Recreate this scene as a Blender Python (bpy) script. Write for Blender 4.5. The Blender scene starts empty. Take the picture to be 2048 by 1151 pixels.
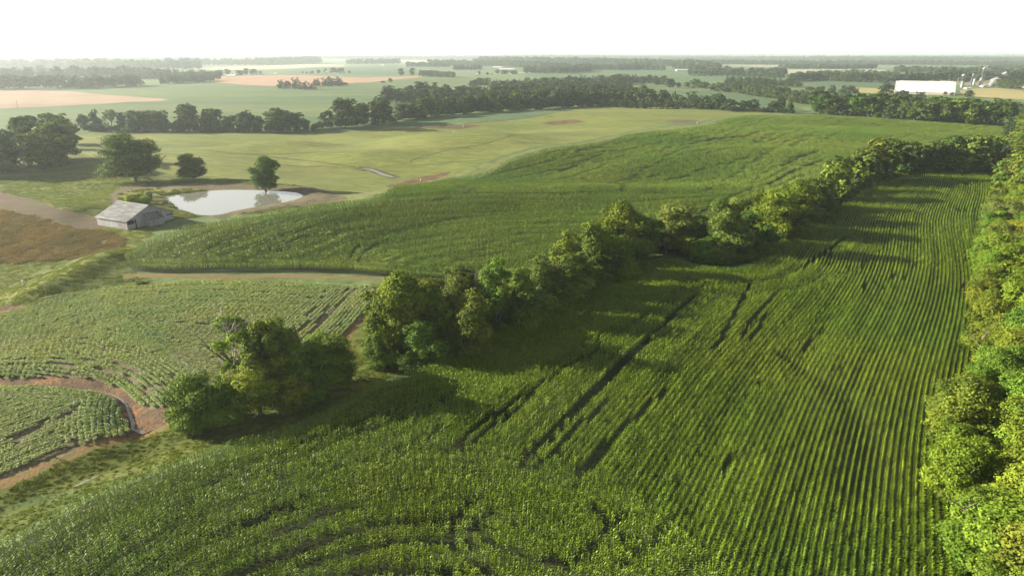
import bpy, math, random
import numpy as np
from mathutils import Vector, Matrix
from mathutils.geometry import delaunay_2d_cdt

# ------------------------------------------------------------------ camera, sky, sun, exposure
SC = bpy.context.scene
COL = SC.collection
CAM_H = 50.0
FPX = 1365.0                        # focal length in photograph pixels (2048 wide)
PITCH = math.atan((575.5 - 106.5) / FPX)
cam_data = bpy.data.cameras.new("camera")
cam_data.sensor_width = 36.0
cam_data.lens = 36.0 * FPX / 2048.0
cam_data.clip_start = 0.5
cam_data.clip_end = 120000.0
cam = bpy.data.objects.new("camera", cam_data)
COL.objects.link(cam)
cam.location = (0, 0, CAM_H)
cam.rotation_euler = (math.pi / 2 - PITCH, 0, 0)
SC.camera = cam

SUN_EL = math.radians(19)
SUN_DIR = Vector((-1.0, 0.16, 0)).normalized() * math.cos(SUN_EL) + Vector((0, 0, math.sin(SUN_EL)))
world = bpy.data.worlds.new("World")
SC.world = world
world.use_nodes = True
wn = world.node_tree
wn.nodes.clear()
sky = wn.nodes.new("ShaderNodeTexSky")
sky.sky_type = 'NISHITA'
sky.sun_disc = False
sky.sun_elevation = SUN_EL
sky.sun_rotation = math.atan2(SUN_DIR.x, SUN_DIR.y)
sky.air_density = 1.0
sky.dust_density = 0.3
sky.ozone_density = 1.0
hs = wn.nodes.new("ShaderNodeHueSaturation")
hs.inputs['Saturation'].default_value = 0.15
bg = wn.nodes.new("ShaderNodeBackground")
bg.inputs['Strength'].default_value = 0.05
wo = wn.nodes.new("ShaderNodeOutputWorld")
wn.links.new(sky.outputs[0], hs.inputs['Color'])
wn.links.new(hs.outputs[0], bg.inputs['Color'])
wn.links.new(bg.outputs[0], wo.inputs['Surface'])

sun_data = bpy.data.lights.new("sun", 'SUN')
sun_data.energy = 5.0
sun_data.angle = math.radians(0.6)
sun_data.color = (1.0, 0.90, 0.71)
sun = bpy.data.objects.new("sun", sun_data)
COL.objects.link(sun)
sun.rotation_euler = (-SUN_DIR).to_track_quat('-Z', 'Y').to_euler()
sun.location = (-200, 40, 150)

SC.view_settings.view_transform = 'Standard'
SC.view_settings.look = 'None'
SC.view_settings.exposure = 2.0
SC.view_settings.gamma = 1.0
SC.render.film_transparent = False
cy = SC.cycles
cy.use_denoising = True
cy.max_bounces = 6
cy.diffuse_bounces = 3
cy.glossy_bounces = 2
cy.transmission_bounces = 3
cy.volume_bounces = 1
cy.transparent_max_bounces = 4
cy.use_adaptive_sampling = True
cy.adaptive_threshold = 0.02
cy.sample_clamp_indirect = 6.0

rng = np.random.default_rng(7)
random.seed(7)

# ------------------------------------------------------------------ picture <-> world
CP, SP = math.cos(PITCH), math.sin(PITCH)

def rays(u, v):
    a = (np.asarray(u, float) - 1024.0) / FPX
    b = (575.5 - np.asarray(v, float)) / FPX
    return a, CP + b * SP, -SP + b * CP           # x, y, z of the ray

def unproj(pts, hf, dz=0.0):
    """where rays through photograph pixels meet the terrain hf"""
    p = np.asarray(pts, float).reshape(-1, 2)
    dx, dy, dzr = rays(p[:, 0], np.maximum(p[:, 1], 109.0))
    t = CAM_H / -dzr
    for _ in range(40):
        z = hf(dx * t, dy * t) + dz
        tn = (CAM_H - z) / -dzr
        t = t + 0.6 * (tn - t)
    return np.stack([dx * t, dy * t], 1)

def proj(x, y, z):
    yy = y * CP - (z - CAM_H) * SP
    up = y * SP + (z - CAM_H) * CP
    yy = np.maximum(yy, 0.1)
    return 1024 + FPX * x / yy, 575.5 - FPX * up / yy, yy

def smooth_poly(P, closed=True, step=3.0):
    """Catmull-Rom through P, resampled; step grows with distance"""
    P = np.asarray(P, float)
    n = len(P)
    out = []
    rngn = range(n) if closed else range(n - 1)
    for i in rngn:
        if closed:
            a, b, c, d = P[(i - 1) % n], P[i], P[(i + 1) % n], P[(i + 2) % n]
        else:
            a, b, c, d = P[max(i - 1, 0)], P[i], P[i + 1], P[min(i + 2, n - 1)]
        L = np.linalg.norm(c - b)
        st = max(step, 0.02 * np.linalg.norm(b))
        k = int(min(30, max(1, round(L / st))))
        # centripetal-ish: limit the tangents
        m1 = (c - a) * 0.5
        m2 = (d - b) * 0.5
        for m in (m1, m2):
            l = np.linalg.norm(m)
            if l > L:
                m *= L / l
        for j in range(k):
            t = j / k
            h00 = 2 * t**3 - 3 * t**2 + 1; h10 = t**3 - 2 * t**2 + t
            h01 = -2 * t**3 + 3 * t**2; h11 = t**3 - t**2
            out.append(h00 * b + h10 * m1 + h01 * c + h11 * m2)
    if not closed:
        out.append(P[-1])
    return np.array(out)

def resample(P, step):
    seg = np.linalg.norm(np.diff(P, axis=0), axis=1)
    s = np.concatenate([[0], np.cumsum(seg)])
    n = max(2, int(s[-1] / step) + 1)
    q = np.linspace(0, s[-1], n)
    return np.stack([np.interp(q, s, P[:, 0]), np.interp(q, s, P[:, 1])], 1)

def seg_dist(x, y, P):
    """distance to polyline P, and arc position 0..1"""
    x = np.asarray(x, float); y = np.asarray(y, float)
    best = np.full(x.shape, 1e9); pos = np.zeros(x.shape)
    n = len(P) - 1
    for i in range(n):
        ax, ay = P[i]; bx, by = P[i + 1]
        ex, ey = bx - ax, by - ay
        L2 = ex * ex + ey * ey + 1e-9
        t = np.clip(((x - ax) * ex + (y - ay) * ey) / L2, 0, 1)
        d = np.hypot(x - ax - t * ex, y - ay - t * ey)
        m = d < best
        best = np.where(m, d, best); pos = np.where(m, (i + t) / n, pos)
    return best, pos

def in_poly(x, y, P):
    x = np.asarray(x, float); y = np.asarray(y, float)
    inside = np.zeros(x.shape, bool)
    bb = (x >= P[:, 0].min()) & (x <= P[:, 0].max()) & (y >= P[:, 1].min()) & (y <= P[:, 1].max())
    idx = np.nonzero(bb)[0]
    if len(idx) == 0:
        return inside
    xs, ys = x[idx], y[idx]
    c = np.zeros(len(idx), bool)
    n = len(P)
    j = n - 1
    for i in range(n):
        xi, yi = P[i]; xj, yj = P[j]
        m = (yi > ys) != (yj > ys)
        if yi != yj:
            c ^= m & (xs < (xj - xi) * (ys - yi) / (yj - yi) + xi)
        j = i
    inside[idx] = c
    return inside

# ------------------------------------------------------------------ terrain height
flat = lambda x, y: np.zeros_like(np.asarray(x, float))
# (u, v, radius along, radius across, angle of the long axis in degrees, height)
HILL = [(820, 420, 75, 24, 10, 4.6), (1000, 360, 90, 22, 8, -2.6), (1290, 300, 85, 32, 18, 4.2),
        (1560, 262, 80, 45, 20, 3.0), (1180, 330, 30, 14, 35, -1.6), (1450, 330, 60, 20, 25, 2.0),
        (400, 312, 70, 26, 0, 3.4), (640, 335, 50, 14, -12, -4.4), (840, 292, 55, 22, 8, 7.0), (520, 285, 36, 16, -5, -4.6), (980, 262, 45, 25, 5, -4.0), (760, 320, 26, 12, 15, 2.4), (450, 335, 24, 12, 0, 2.4), (580, 305, 22, 12, 15, 2.6), (330, 300, 30, 14, -5, -2.0), (720, 300, 20, 14, 30, -2.4), (960, 300, 26, 14, 20, 2.0), (1080, 270, 40, 20, 10, 2.6), (680, 295, 26, 16, 20, -2.2), (620, 262, 120, 35, 0, -2.5),
        (1150, 240, 150, 60, 10, 4.2), (330, 640, 40, 17, -6, 2.4), (560, 600, 20, 14, 0, 1.0), (120, 830, 18, 9, 0, 0.9),
        (60, 440, 45, 22, -25, 2.6), (1560, 700, 40, 7, 55, -0.8), (1300, 720, 60, 12, 45, 0.7),
        (1500, 560, 50, 12, 20, 0.8), (600, 1000, 30, 9, 30, 0.8), (1830, 430, 60, 20, 40, 0.8), (150, 330, 30, 20, 0, 1.2),
        (500, 250, 200, 60, 0, -1.5),
        (520, 490, 16, 12, 20, 1.5), (760, 500, 20, 12, 25, -1.3), (960, 480, 22, 12, 30, 1.3), (1080, 445, 24, 12, 30, -1.4), (680, 455, 18, 9, 20, 1.0), (400, 505, 10, 8, 10, 0.9),
        (1150, 400, 30, 12, 10, 1.2), (1350, 360, 30, 14, 20, -1.6), (1250, 345, 26, 12, 25, 1.8), (1480, 300, 34, 16, 25, -2.2), (1400, 318, 34, 14, 25, 1.6), (1700, 285, 40, 16, 10, 1.8), (1100, 325, 30, 12, 30, 1.6), (1620, 345, 22, 12, 30, 1.2),
        (1750, 258, 60, 20, 0, -2.5)]
hp = unproj([(h[0], h[1]) for h in HILL], flat)

def hills0(x, y):
    x = np.asarray(x, float); y = np.asarray(y, float)
    z = np.zeros_like(x)
    for (cx, cyy), (_, _, ra, rb, ang, hh) in zip(hp, HILL):
        c, s = math.cos(math.radians(ang)), math.sin(math.radians(ang))
        dx, dy = x - cx, y - cyy
        a = (dx * c + dy * s) / ra; b = (-dx * s + dy * c) / rb
        z = z + hh * np.exp(-0.5 * (a * a + b * b))
    d = np.hypot(x, y)
    w = np.clip((d - 120) / 150, 0, 1)
    z = z + w * (0.35 * np.sin(x * 0.055 + 0.9 * np.sin(y * 0.031)) * np.sin(y * 0.043 + 1.1) + 0.22 * np.sin(x * 0.11 + y * 0.07))
    z = z + 0.09 * np.sin(x * 0.31 + 1.3 * np.sin(y * 0.17)) * np.sin(y * 0.27 + 0.5)
    wf = np.clip((d - 1500) / 4000, 0, 1)
    z = z + wf * 7.0 * (np.sin(x * 0.0011 + 1) * np.sin(y * 0.0009) + 0.3 * np.sin(x * 0.0031))
    return z

hills = hills0

def W(pts, dz=0.0):
    return unproj(pts, hills, dz)

POND_PX = [(323, 393), (350, 389), (375, 386), (410, 382), (450, 380), (500, 380), (560, 382), (598, 386), (609, 391), (590, 399),
           (560, 406), (510, 414), (460, 424), (430, 431), (395, 430), (378, 424), (350, 416), (346, 407), (336, 400)]
POND = smooth_poly(W(POND_PX), True, 2.0)
POND_Z = float(np.mean(hills0(POND[:, 0], POND[:, 1]))) - 0.5
SHORE = np.vstack([POND[::3], POND[:1]])
def hills(x, y):
    """the slopes ease down to the pond"""
    z = hills0(x, y)
    d, _ = seg_dist(x, y, SHORE)
    w = np.clip(1 - d / 32.0, 0, 1); w = w * w * (3 - 2 * w)
    return z * (1 - w) + (POND_Z + 0.35) * w
POND = smooth_poly(unproj(POND_PX, lambda x, y: np.full_like(np.asarray(x, float), POND_Z)), True, 2.0)
BERM = smooth_poly(W([(250, 498), (190, 535), (130, 568), (75, 596), (25, 618)]), False, 2.0)
DAM = smooth_poly(W([(430, 436), (500, 424), (560, 415), (620, 403), (655, 393), (640, 383), (600, 377)]), False, 2.0)
DITCH = smooth_poly(W([(-80, 757), (0, 757), (80, 757), (150, 762), (205, 769), (240, 783), (257, 806), (262, 838), (285, 851)]), False, 1.5)
DITCH2 = smooth_poly(W([(-120, 1055), (0, 1018), (100, 975), (200, 935), (300, 895), (345, 873)]), False, 1.5)
DITCH3 = smooth_poly(W([(250, 562), (330, 558), (450, 556), (600, 560), (700, 566)]), False, 1.5)
MOUND2 = smooth_poly(W([(760, 640), (715, 690), (700, 730)]), False, 1.5)

BARN_C = W([(282, 440)])[0] + np.array([-4.0, 5.0])
BARN_Z = float(hills(*W([(256, 459)])[0]))

def height(x, y):
    x = np.asarray(x, float); y = np.asarray(y, float)
    z = hills(x, y)
    d, p = seg_dist(x, y, BERM)
    z = z + 2.3 * np.exp(-0.5 * (d / 4.2) ** 2) * np.clip(np.minimum(p, 1 - p) * 6, 0, 1)
    d, p = seg_dist(x, y, DAM)
    z = z + 0.6 * np.exp(-0.5 * (d / 2.2) ** 2)
    d, p = seg_dist(x, y, DITCH)
    z = z - 1.2 * np.exp(-0.5 * (d / 2.0) ** 2)
    d, p = seg_dist(x, y, DITCH2)
    z = z - 0.8 * np.exp(-0.5 * (d / 2.6) ** 2)
    d, p = seg_dist(x, y, DITCH3)
    z = z - 0.7 * np.exp(-0.5 * (d / 1.6) ** 2)
    d = np.hypot(x - BARN_C[0], y - BARN_C[1])
    w = np.clip((22 - d) / 9.0, 0, 1); w = w * w * (3 - 2 * w)
    z = z * (1 - w) + BARN_Z * w
    ins = in_poly(x.ravel(), y.ravel(), POND).reshape(x.shape)
    d, p = seg_dist(x, y, np.vstack([POND, POND[:1]]))
    zb = POND_Z + 0.05 + np.clip(d, 0, 12) ** 1.2 * 0.17
    w = np.clip(1 - d / 9.0, 0, 1)
    z = np.where(ins, POND_Z - 0.15 - 0.1 * np.clip(d, 0, 8), z * (1 - w * w) + np.minimum(zb, z) * w * w)
    return z

def hz(x, y):
    return float(height(np.array([x]), np.array([y]))[0])

# ------------------------------------------------------------------ scene helpers
def mesh_obj(name, verts, faces, mats, parent=None, matidx=None, smooth=False, link=True):
    me = bpy.data.meshes.new(name)
    verts = np.asarray(verts, np.float32)
    me.vertices.add(len(verts))
    me.vertices.foreach_set("co", verts.ravel())
    if isinstance(faces, np.ndarray):
        k = faces.shape[1]
        tot = np.full(len(faces), k, np.int32)
        flatf = faces.astype(np.int32).ravel()
    else:
        tot = np.array([len(f) for f in faces], np.int32)
        flatf = np.array([i for f in faces for i in f], np.int32)
    me.loops.add(len(flatf))
    me.loops.foreach_set("vertex_index", flatf)
    me.polygons.add(len(tot))
    st = np.zeros(len(tot), np.int32)
    st[1:] = np.cumsum(tot)[:-1]
    me.polygons.foreach_set("loop_start", st)
    try:
        me.polygons.foreach_set("loop_total", tot)
    except Exception:
        pass
    if matidx is not None:
        me.polygons.foreach_set("material_index", np.asarray(matidx, np.int32))
    me.polygons.foreach_set("use_smooth", np.full(len(tot), smooth, bool))
    me.update(calc_edges=True)
    for m in (mats if isinstance(mats, (list, tuple)) else [mats]):
        me.materials.append(m)
    o = bpy.data.objects.new(name, me)
    if link:
        COL.objects.link(o)
    if parent:
        o.parent = parent
    return o

def tag(o, label=None, cat=None, group=None, kind=None):
    if label: o["label"] = label
    if cat: o["category"] = cat
    if group: o["group"] = group
    if kind: o["kind"] = kind
    return o

def empty(name, loc, rz=0.0):
    o = bpy.data.objects.new(name, None)
    COL.objects.link(o)
    o.location = loc
    o.rotation_euler = (0, 0, rz)
    o.empty_display_size = 0.5
    return o

class MB:
    """collects simple solids into one mesh"""
    def __init__(s):
        s.v = []; s.f = []
    def quad(s, *p):
        n = len(s.v); s.v += [tuple(q) for q in p]; s.f.append(list(range(n, n + len(p))))
    def box(s, x0, x1, y0, y1, z0, z1):
        n = len(s.v)
        s.v += [(x0, y0, z0), (x1, y0, z0), (x1, y1, z0), (x0, y1, z0), (x0, y0, z1), (x1, y0, z1), (x1, y1, z1), (x0, y1, z1)]
        s.f += [[n + a for a in q] for q in ((0, 3, 2, 1), (4, 5, 6, 7), (0, 1, 5, 4), (1, 2, 6, 5), (2, 3, 7, 6), (3, 0, 4, 7))]
    def prism(s, base, top):
        n = len(s.v); k = len(base)
        s.v += [tuple(p) for p in base] + [tuple(p) for p in top]
        s.f.append([n + i for i in range(k)][::-1]); s.f.append([n + k + i for i in range(k)])
        for i in range(k):
            j = (i + 1) % k
            s.f.append([n + i, n + j, n + k + j, n + k + i])
    def cyl(s, x, y, z0, z1, r0, r1=None, k=16):
        r1 = r0 if r1 is None else r1
        a = [2 * math.pi * i / k for i in range(k)]
        s.prism([(x + r0 * math.cos(t), y + r0 * math.sin(t), z0) for t in a], [(x + r1 * math.cos(t), y + r1 * math.sin(t), z1) for t in a])
    def bar(s, p, q, r, k=6, r2=None):
        p = Vector(p); q = Vector(q); d = (q - p)
        if d.length < 1e-6: return
        d.normalize(); a = d.orthogonal().normalized(); b = d.cross(a)
        r2 = r if r2 is None else r2
        s.prism([p + (a * math.cos(2 * math.pi * i / k) + b * math.sin(2 * math.pi * i / k)) * r for i in range(k)],
                [q + (a * math.cos(2 * math.pi * i / k) + b * math.sin(2 * math.pi * i / k)) * r2 for i in range(k)])
    def build(s, name, mat, parent=None, smooth=False):
        return mesh_obj(name, s.v, s.f, mat, parent, smooth=smooth)

# ------------------------------------------------------------------ materials
def new_mat(name):
    m = bpy.data.materials.new(name)
    m.use_nodes = True
    nt = m.node_tree
    nt.nodes.clear()
    out = nt.nodes.new("ShaderNodeOutputMaterial")
    return m, nt, out

def N(nt, t, **kw):
    n = nt.nodes.new(t)
    for k, v in kw.items():
        setattr(n, k, v)
    return n

def ramp(nt, stops):
    r = nt.nodes.new("ShaderNodeValToRGB")
    e = r.color_ramp.elements
    while len(e) < len(stops):
        e.new(0.5)
    for i, (p, c) in enumerate(stops):
        e[i].position = p
        e[i].color = (*c, 1) if len(c) == 3 else c
    return r

def noise(nt, vec, scale, detail=4, rough=0.6, dist=0.0):
    n = nt.nodes.new("ShaderNodeTexNoise")
    n.inputs['Scale'].default_value = scale
    n.inputs['Detail'].default_value = detail
    n.inputs['Roughness'].default_value = rough
    n.inputs['Distortion'].default_value = dist
    nt.links.new(vec, n.inputs['Vector'])
    return n.outputs['Fac']

def pos_vec(nt, sx=1, sy=1, rz=0.0):
    g = nt.nodes.new("ShaderNodeNewGeometry")
    mp = nt.nodes.new("ShaderNodeMapping")
    mp.vector_type = 'TEXTURE' if False else 'POINT'
    mp.inputs['Rotation'].default_value = (0, 0, rz)
    mp.inputs['Scale'].default_value = (sx, sy, 1)
    # rotate first, then scale
    mp2 = nt.nodes.new("ShaderNodeMapping")
    mp.inputs['Scale'].default_value = (1, 1, 1)
    mp2.inputs['Scale'].default_value = (sx, sy, 1)
    nt.links.new(g.outputs['Position'], mp.inputs['Vector'])
    nt.links.new(mp.outputs[0], mp2.inputs['Vector'])
    return mp2.outputs[0]

def mixc(nt, fac, a, b, mode='MIX'):
    m = nt.nodes.new("ShaderNodeMix")
    m.data_type = 'RGBA'
    m.blend_type = mode
    for sock, val in ((m.inputs[0], fac), (m.inputs[6], a), (m.inputs[7], b)):
        if hasattr(val, 'is_output'):
            nt.links.new(val, sock)
        elif isinstance(val, (int, float)):
            sock.default_value = val
        else:
            sock.default_value = (*val, 1)
    return m.outputs[2]

def ground_mat(name, cols, big=0.03, fine=1.2, bump=0.3, bumpscale=2.0, stretch=(1, 1), rz=0.0, rough=0.9, fine_amt=0.5, extra=None):
    """large patches of cols, fine mottling in them, a bump"""
    m, nt, out = new_mat(name)
    v = pos_vec(nt, stretch[0], stretch[1], rz)
    n1 = noise(nt, v, big, 5, 0.62, 0.4)
    n = len(cols)
    r = ramp(nt, [(0.34 + 0.34 * i / max(1, n - 1), c) for i, c in enumerate(cols)])
    nt.links.new(n1, r.inputs[0])
    n2 = noise(nt, v, fine, 5, 0.7)
    r2 = ramp(nt, [(0.3, (1 - fine_amt,) * 3), (0.7, (1 + 0.6 * fine_amt,) * 3)])
    nt.links.new(n2, r2.inputs[0])
    c = mixc(nt, 1.0, r.outputs[0], r2.outputs[0], 'MULTIPLY')
    if extra:
        for (col, sc, lo, hi, st, ang) in extra:
            v2 = pos_vec(nt, st[0], st[1], ang)
            n3 = noise(nt, v2, sc, 4, 0.6, 0.5)
            r3 = ramp(nt, [(lo, (0, 0, 0)), (hi, (1, 1, 1))])
            nt.links.new(n3, r3.inputs[0])
            c = mixc(nt, r3.outputs[0], c, col)
    p = nt.nodes.new("ShaderNodeBsdfPrincipled")
    p.inputs['Roughness'].default_value = rough
    p.inputs['Specular IOR Level'].default_value = 0.15
    nt.links.new(c, p.inputs['Base Color'])
    b = nt.nodes.new("ShaderNodeBump")
    b.inputs['Strength'].default_value = 1.0
    b.inputs['Distance'].default_value = bump
    n4 = noise(nt, v, bumpscale, 4, 0.7)
    nt.links.new(n4, b.inputs['Height'])
    nt.links.new(b.outputs[0], p.inputs['Normal'])
    nt.links.new(p.outputs[0], out.inputs[0])
    return m

def leaf_mat(name, ca, cb, trans=0.35, rough=0.5, spec=0.3, objcol=False, wscale=0.02, wcols=None, rnd=0.25):
    """plant tissue: front reflectance plus light let through; hue varies per leaf cluster, per plant and over the land"""
    m, nt, out = new_mat(name)
    at = N(nt, "ShaderNodeAttribute"); at.attribute_name = "tone"
    c = mixc(nt, at.outputs['Fac'], ca, cb)
    oi = N(nt, "ShaderNodeObjectInfo")
    rr = ramp(nt, [(0, (1 - rnd,) * 3), (1, (1 + rnd,) * 3)])
    nt.links.new(oi.outputs['Random'], rr.inputs[0])
    c = mixc(nt, 1.0, c, rr.outputs[0], 'MULTIPLY')
    if objcol:
        c = mixc(nt, 1.0, c, oi.outputs['Color'], 'MULTIPLY')
    if wcols:
        v = pos_vec(nt)
        n1 = noise(nt, v, wscale, 4, 0.6, 0.6)
        r = ramp(nt, [(0.35 + 0.3 * i / max(1, len(wcols) - 1), cc) for i, cc in enumerate(wcols)])
        nt.links.new(n1, r.inputs[0])
        c = mixc(nt, 1.0, c, r.outputs[0], 'MULTIPLY')
    p = N(nt, "ShaderNodeBsdfPrincipled")
    p.inputs['Roughness'].default_value = rough
    p.inputs['Specular IOR Level'].default_value = spec
    nt.links.new(c, p.inputs['Base Color'])
    t = N(nt, "ShaderNodeBsdfTranslucent")
    c2 = mixc(nt, 1.0, c, (1.25, 1.15, 0.45), 'MULTIPLY')
    nt.links.new(c2, t.inputs['Color'])
    ms = N(nt, "ShaderNodeMixShader")
    ms.inputs[0].default_value = trans
    nt.links.new(p.outputs[0], ms.inputs[1]); nt.links.new(t.outputs[0], ms.inputs[2])
    nt.links.new(ms.outputs[0], out.inputs[0])
    return m

def plain_mat(name, ca, cb, scale=3.0, rough=0.7, stretch=(1, 1, 1), metal=0.0, bump=0.0, local=True, spec=0.3, lo=0.4, hi=0.65):
    m, nt, out = new_mat(name)
    tc = N(nt, "ShaderNodeTexCoord")
    mp = N(nt, "ShaderNodeMapping")
    mp.inputs['Scale'].default_value = stretch
    nt.links.new(tc.outputs['Object'], mp.inputs['Vector'])
    n1 = noise(nt, mp.outputs[0], scale, 6, 0.65)
    r = ramp(nt, [(lo, ca), (hi, cb)])
    nt.links.new(n1, r.inputs[0])
    p = N(nt, "ShaderNodeBsdfPrincipled")
    p.inputs['Roughness'].default_value = rough
    p.inputs['Metallic'].default_value = metal
    p.inputs['Specular IOR Level'].default_value = spec
    nt.links.new(r.outputs[0], p.inputs['Base Color'])
    if bump:
        b = N(nt, "ShaderNodeBump"); b.inputs['Distance'].default_value = bump
        nt.links.new(n1, b.inputs['Height']); nt.links.new(b.outputs[0], p.inputs['Normal'])
    nt.links.new(p.outputs[0], out.inputs[0])
    return m

# ------------------------------------------------------------------ the land: one triangulation, split into abutting regions
RA = math.radians(34.0)                 # the fields run about 34 degrees to the right of the view
GREENS = {
    'corn_soil': ground_mat("dark_crop_soil", [(0.018, 0.026, 0.008), (0.032, 0.040, 0.014)], 0.05, 2.0, 0.05, 3.0),
    'bean_soil': ground_mat("bean_field_soil", [(0.085, 0.075, 0.045), (0.13, 0.11, 0.065)], 0.05, 1.5, 0.05, 2.0),
    'grass': ground_mat("mown_grass", [(0.066, 0.086, 0.014), (0.095, 0.112, 0.019), (0.13, 0.134, 0.028)], 0.06, 0.9, 0.12, 1.5, (0.5, 1.6), -0.3,
                        extra=[((0.05, 0.085, 0.02), 0.11, 0.52, 0.68, (0.4, 1.5), -0.3)]),
    'ground': ground_mat("pasture", [(0.05, 0.09, 0.03), (0.09, 0.13, 0.045), (0.12, 0.15, 0.06)], 0.012, 0.2, 0.2, 0.5),
    'yellow': ground_mat("soybean_field", [(0.098, 0.125, 0.029), (0.130, 0.152, 0.036), (0.165, 0.175, 0.047)], 0.018, 0.45, 0.35, 1.2, (0.3, 1.1), 0.12, fine_amt=0.38,
                         extra=[((0.13, 0.12, 0.06), 0.02, 0.62, 0.75, (0.5, 2.2), 0.12), ((0.072, 0.092, 0.028), 0.30, 0.57, 0.68, (0.06, 1.8), 0.18), ((0.078, 0.098, 0.03), 0.2, 0.58, 0.68, (0.05, 1.5), -0.1)]),
    'teal': ground_mat("teal_green_crop", [(0.05, 0.09, 0.042), (0.07, 0.115, 0.053)], 0.02, 0.3, 0.2, 1.0, (0.3, 1.5), 0.1, fine_amt=0.2),  # darker teal-green crop colour, shared by the upper band and farther fields
    'midgreen': ground_mat("green_field", [(0.05, 0.088, 0.030), (0.075, 0.112, 0.038), (0.10, 0.128, 0.046)], 0.008, 0.1, 0.2, 0.5, (0.25, 1.3), 0.0, fine_amt=0.2),
    'pink': ground_mat("stubble_field", [(0.20, 0.135, 0.10), (0.25, 0.17, 0.12), (0.22, 0.18, 0.115)], 0.01, 0.2, 0.1, 0.5, (0.3, 1), 0.0, fine_amt=0.15),
    'orange': ground_mat("tilled_clay_field", [(0.25, 0.145, 0.09), (0.29, 0.18, 0.115)], 0.01, 0.1, 0.1, 0.4, (0.3, 1), 0.0, fine_amt=0.12),
    'pale': ground_mat("pale_field", [(0.24, 0.25, 0.16), (0.30, 0.29, 0.2)], 0.006, 0.1, 0.1, 0.4, (0.3, 1), 0.0, fine_amt=0.1),
    'tan': ground_mat("tan_field", [(0.22, 0.20, 0.08), (0.30, 0.25, 0.11)], 0.01, 0.1, 0.1, 0.4, (0.3, 1), 0.0, fine_amt=0.15),
    'dirt': ground_mat("dirt_track", [(0.10, 0.09, 0.035), (0.175, 0.10, 0.042), (0.105, 0.105, 0.038), (0.16, 0.108, 0.055)], 0.25, 1.5, 0.08, 3.0, (1, 1), 0.0, fine_amt=0.3),
    'clay': ground_mat("red_clay_bank", [(0.065, 0.048, 0.032), (0.095, 0.062, 0.037), (0.12, 0.070, 0.038), (0.25, 0.115, 0.045)], 0.22, 1.3, 0.25, 2.0, (1, 1), 0.0, fine_amt=0.5),
    'bank': ground_mat("dry_bank", [(0.062, 0.056, 0.028), (0.10, 0.085, 0.046), (0.13, 0.108, 0.06)], 0.1, 0.7, 0.2, 1.5, (1, 1), 0.0),
    'brown': ground_mat("bare_plough_soil", [(0.070, 0.050, 0.030), (0.088, 0.060, 0.036), (0.068, 0.064, 0.026)], 0.06, 0.8, 0.12, 1.5, (0.4, 2.0), -0.5),
    'dry': ground_mat("dry_grass_soil", [(0.13, 0.115, 0.06), (0.18, 0.14, 0.09), (0.12, 0.13, 0.05)], 0.06, 0.7, 0.12, 1.5),
    'marsh': ground_mat("marsh_grass", [(0.07, 0.09, 0.025), (0.13, 0.13, 0.035), (0.16, 0.14, 0.05)], 0.15, 0.8, 0.3, 1.2),
    'gully': ground_mat("gully_grass", [(0.045, 0.055, 0.018), (0.075, 0.075, 0.03), (0.11, 0.09, 0.05)], 0.3, 1.0, 0.2, 1.0),
    'verge': ground_mat("dry_verge", [(0.105, 0.12, 0.036), (0.145, 0.145, 0.05)], 0.1, 0.9, 0.1, 2.0, (1, 1), 0.0),
}

def far_mat():
    """distant patchwork of fields"""
    m, nt, out = new_mat("distant_farmland")
    v = pos_vec(nt, 0.6, 1.0, -0.5)
    vo = N(nt, "ShaderNodeTexVoronoi"); vo.inputs['Scale'].default_value = 0.0016
    vo.inputs['Randomness'].default_value = 0.8
    nt.links.new(v, vo.inputs['Vector'])
    sep = N(nt, "ShaderNodeSeparateColor")
    nt.links.new(vo.outputs['Color'], sep.inputs[0])
    r = ramp(nt, [(0.0, (0.06, 0.10, 0.045)), (0.3, (0.08, 0.125, 0.055)), (0.5, (0.13, 0.16, 0.08)), (0.68, (0.07, 0.11, 0.065)), (0.85, (0.20, 0.17, 0.11)), (1.0, (0.24, 0.24, 0.15))])
    nt.links.new(sep.outputs[0], r.inputs[0])
    n2 = noise(nt, v, 0.02, 4, 0.6)
    r2 = ramp(nt, [(0.3, (0.85,) * 3), (0.7, (1.15,) * 3)])
    nt.links.new(n2, r2.inputs[0])
    c = mixc(nt, 1.0, r.outputs[0], r2.outputs[0], 'MULTIPLY')
    p = N(nt, "ShaderNodeBsdfPrincipled"); p.inputs['Roughness'].default_value = 0.95; p.inputs['Specular IOR Level'].default_value = 0.1
    nt.links.new(c, p.inputs['Base Color']); nt.links.new(p.outputs[0], out.inputs[0])
    return m
GREENS['far'] = far_mat()

# hedge foot (right field's edge) in picture pixels, near to far
EDGE = [(-160, 1110), (0, 1062), (100, 1008), (200, 960), (300, 922), (420, 885), (560, 852), (640, 820), (700, 783), (760, 752), (830, 737),
        (900, 702), (1000, 652), (1100, 610), (1180, 572), (1250, 528), (1330, 512), (1400, 526), (1470, 532), (1520, 512), (1560, 472), (1650, 422), (1740, 372), (1772, 352)]
def ribbon(P, w):
    d = np.gradient(P, axis=0); d /= np.linalg.norm(d, axis=1)[:, None] + 1e-9
    n = np.stack([-d[:, 1], d[:, 0]], 1)
    ww = np.asarray(w)[:, None] if np.ndim(w) else w
    return np.vstack([P + n * ww, (P - n * ww)[::-1]])

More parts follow.
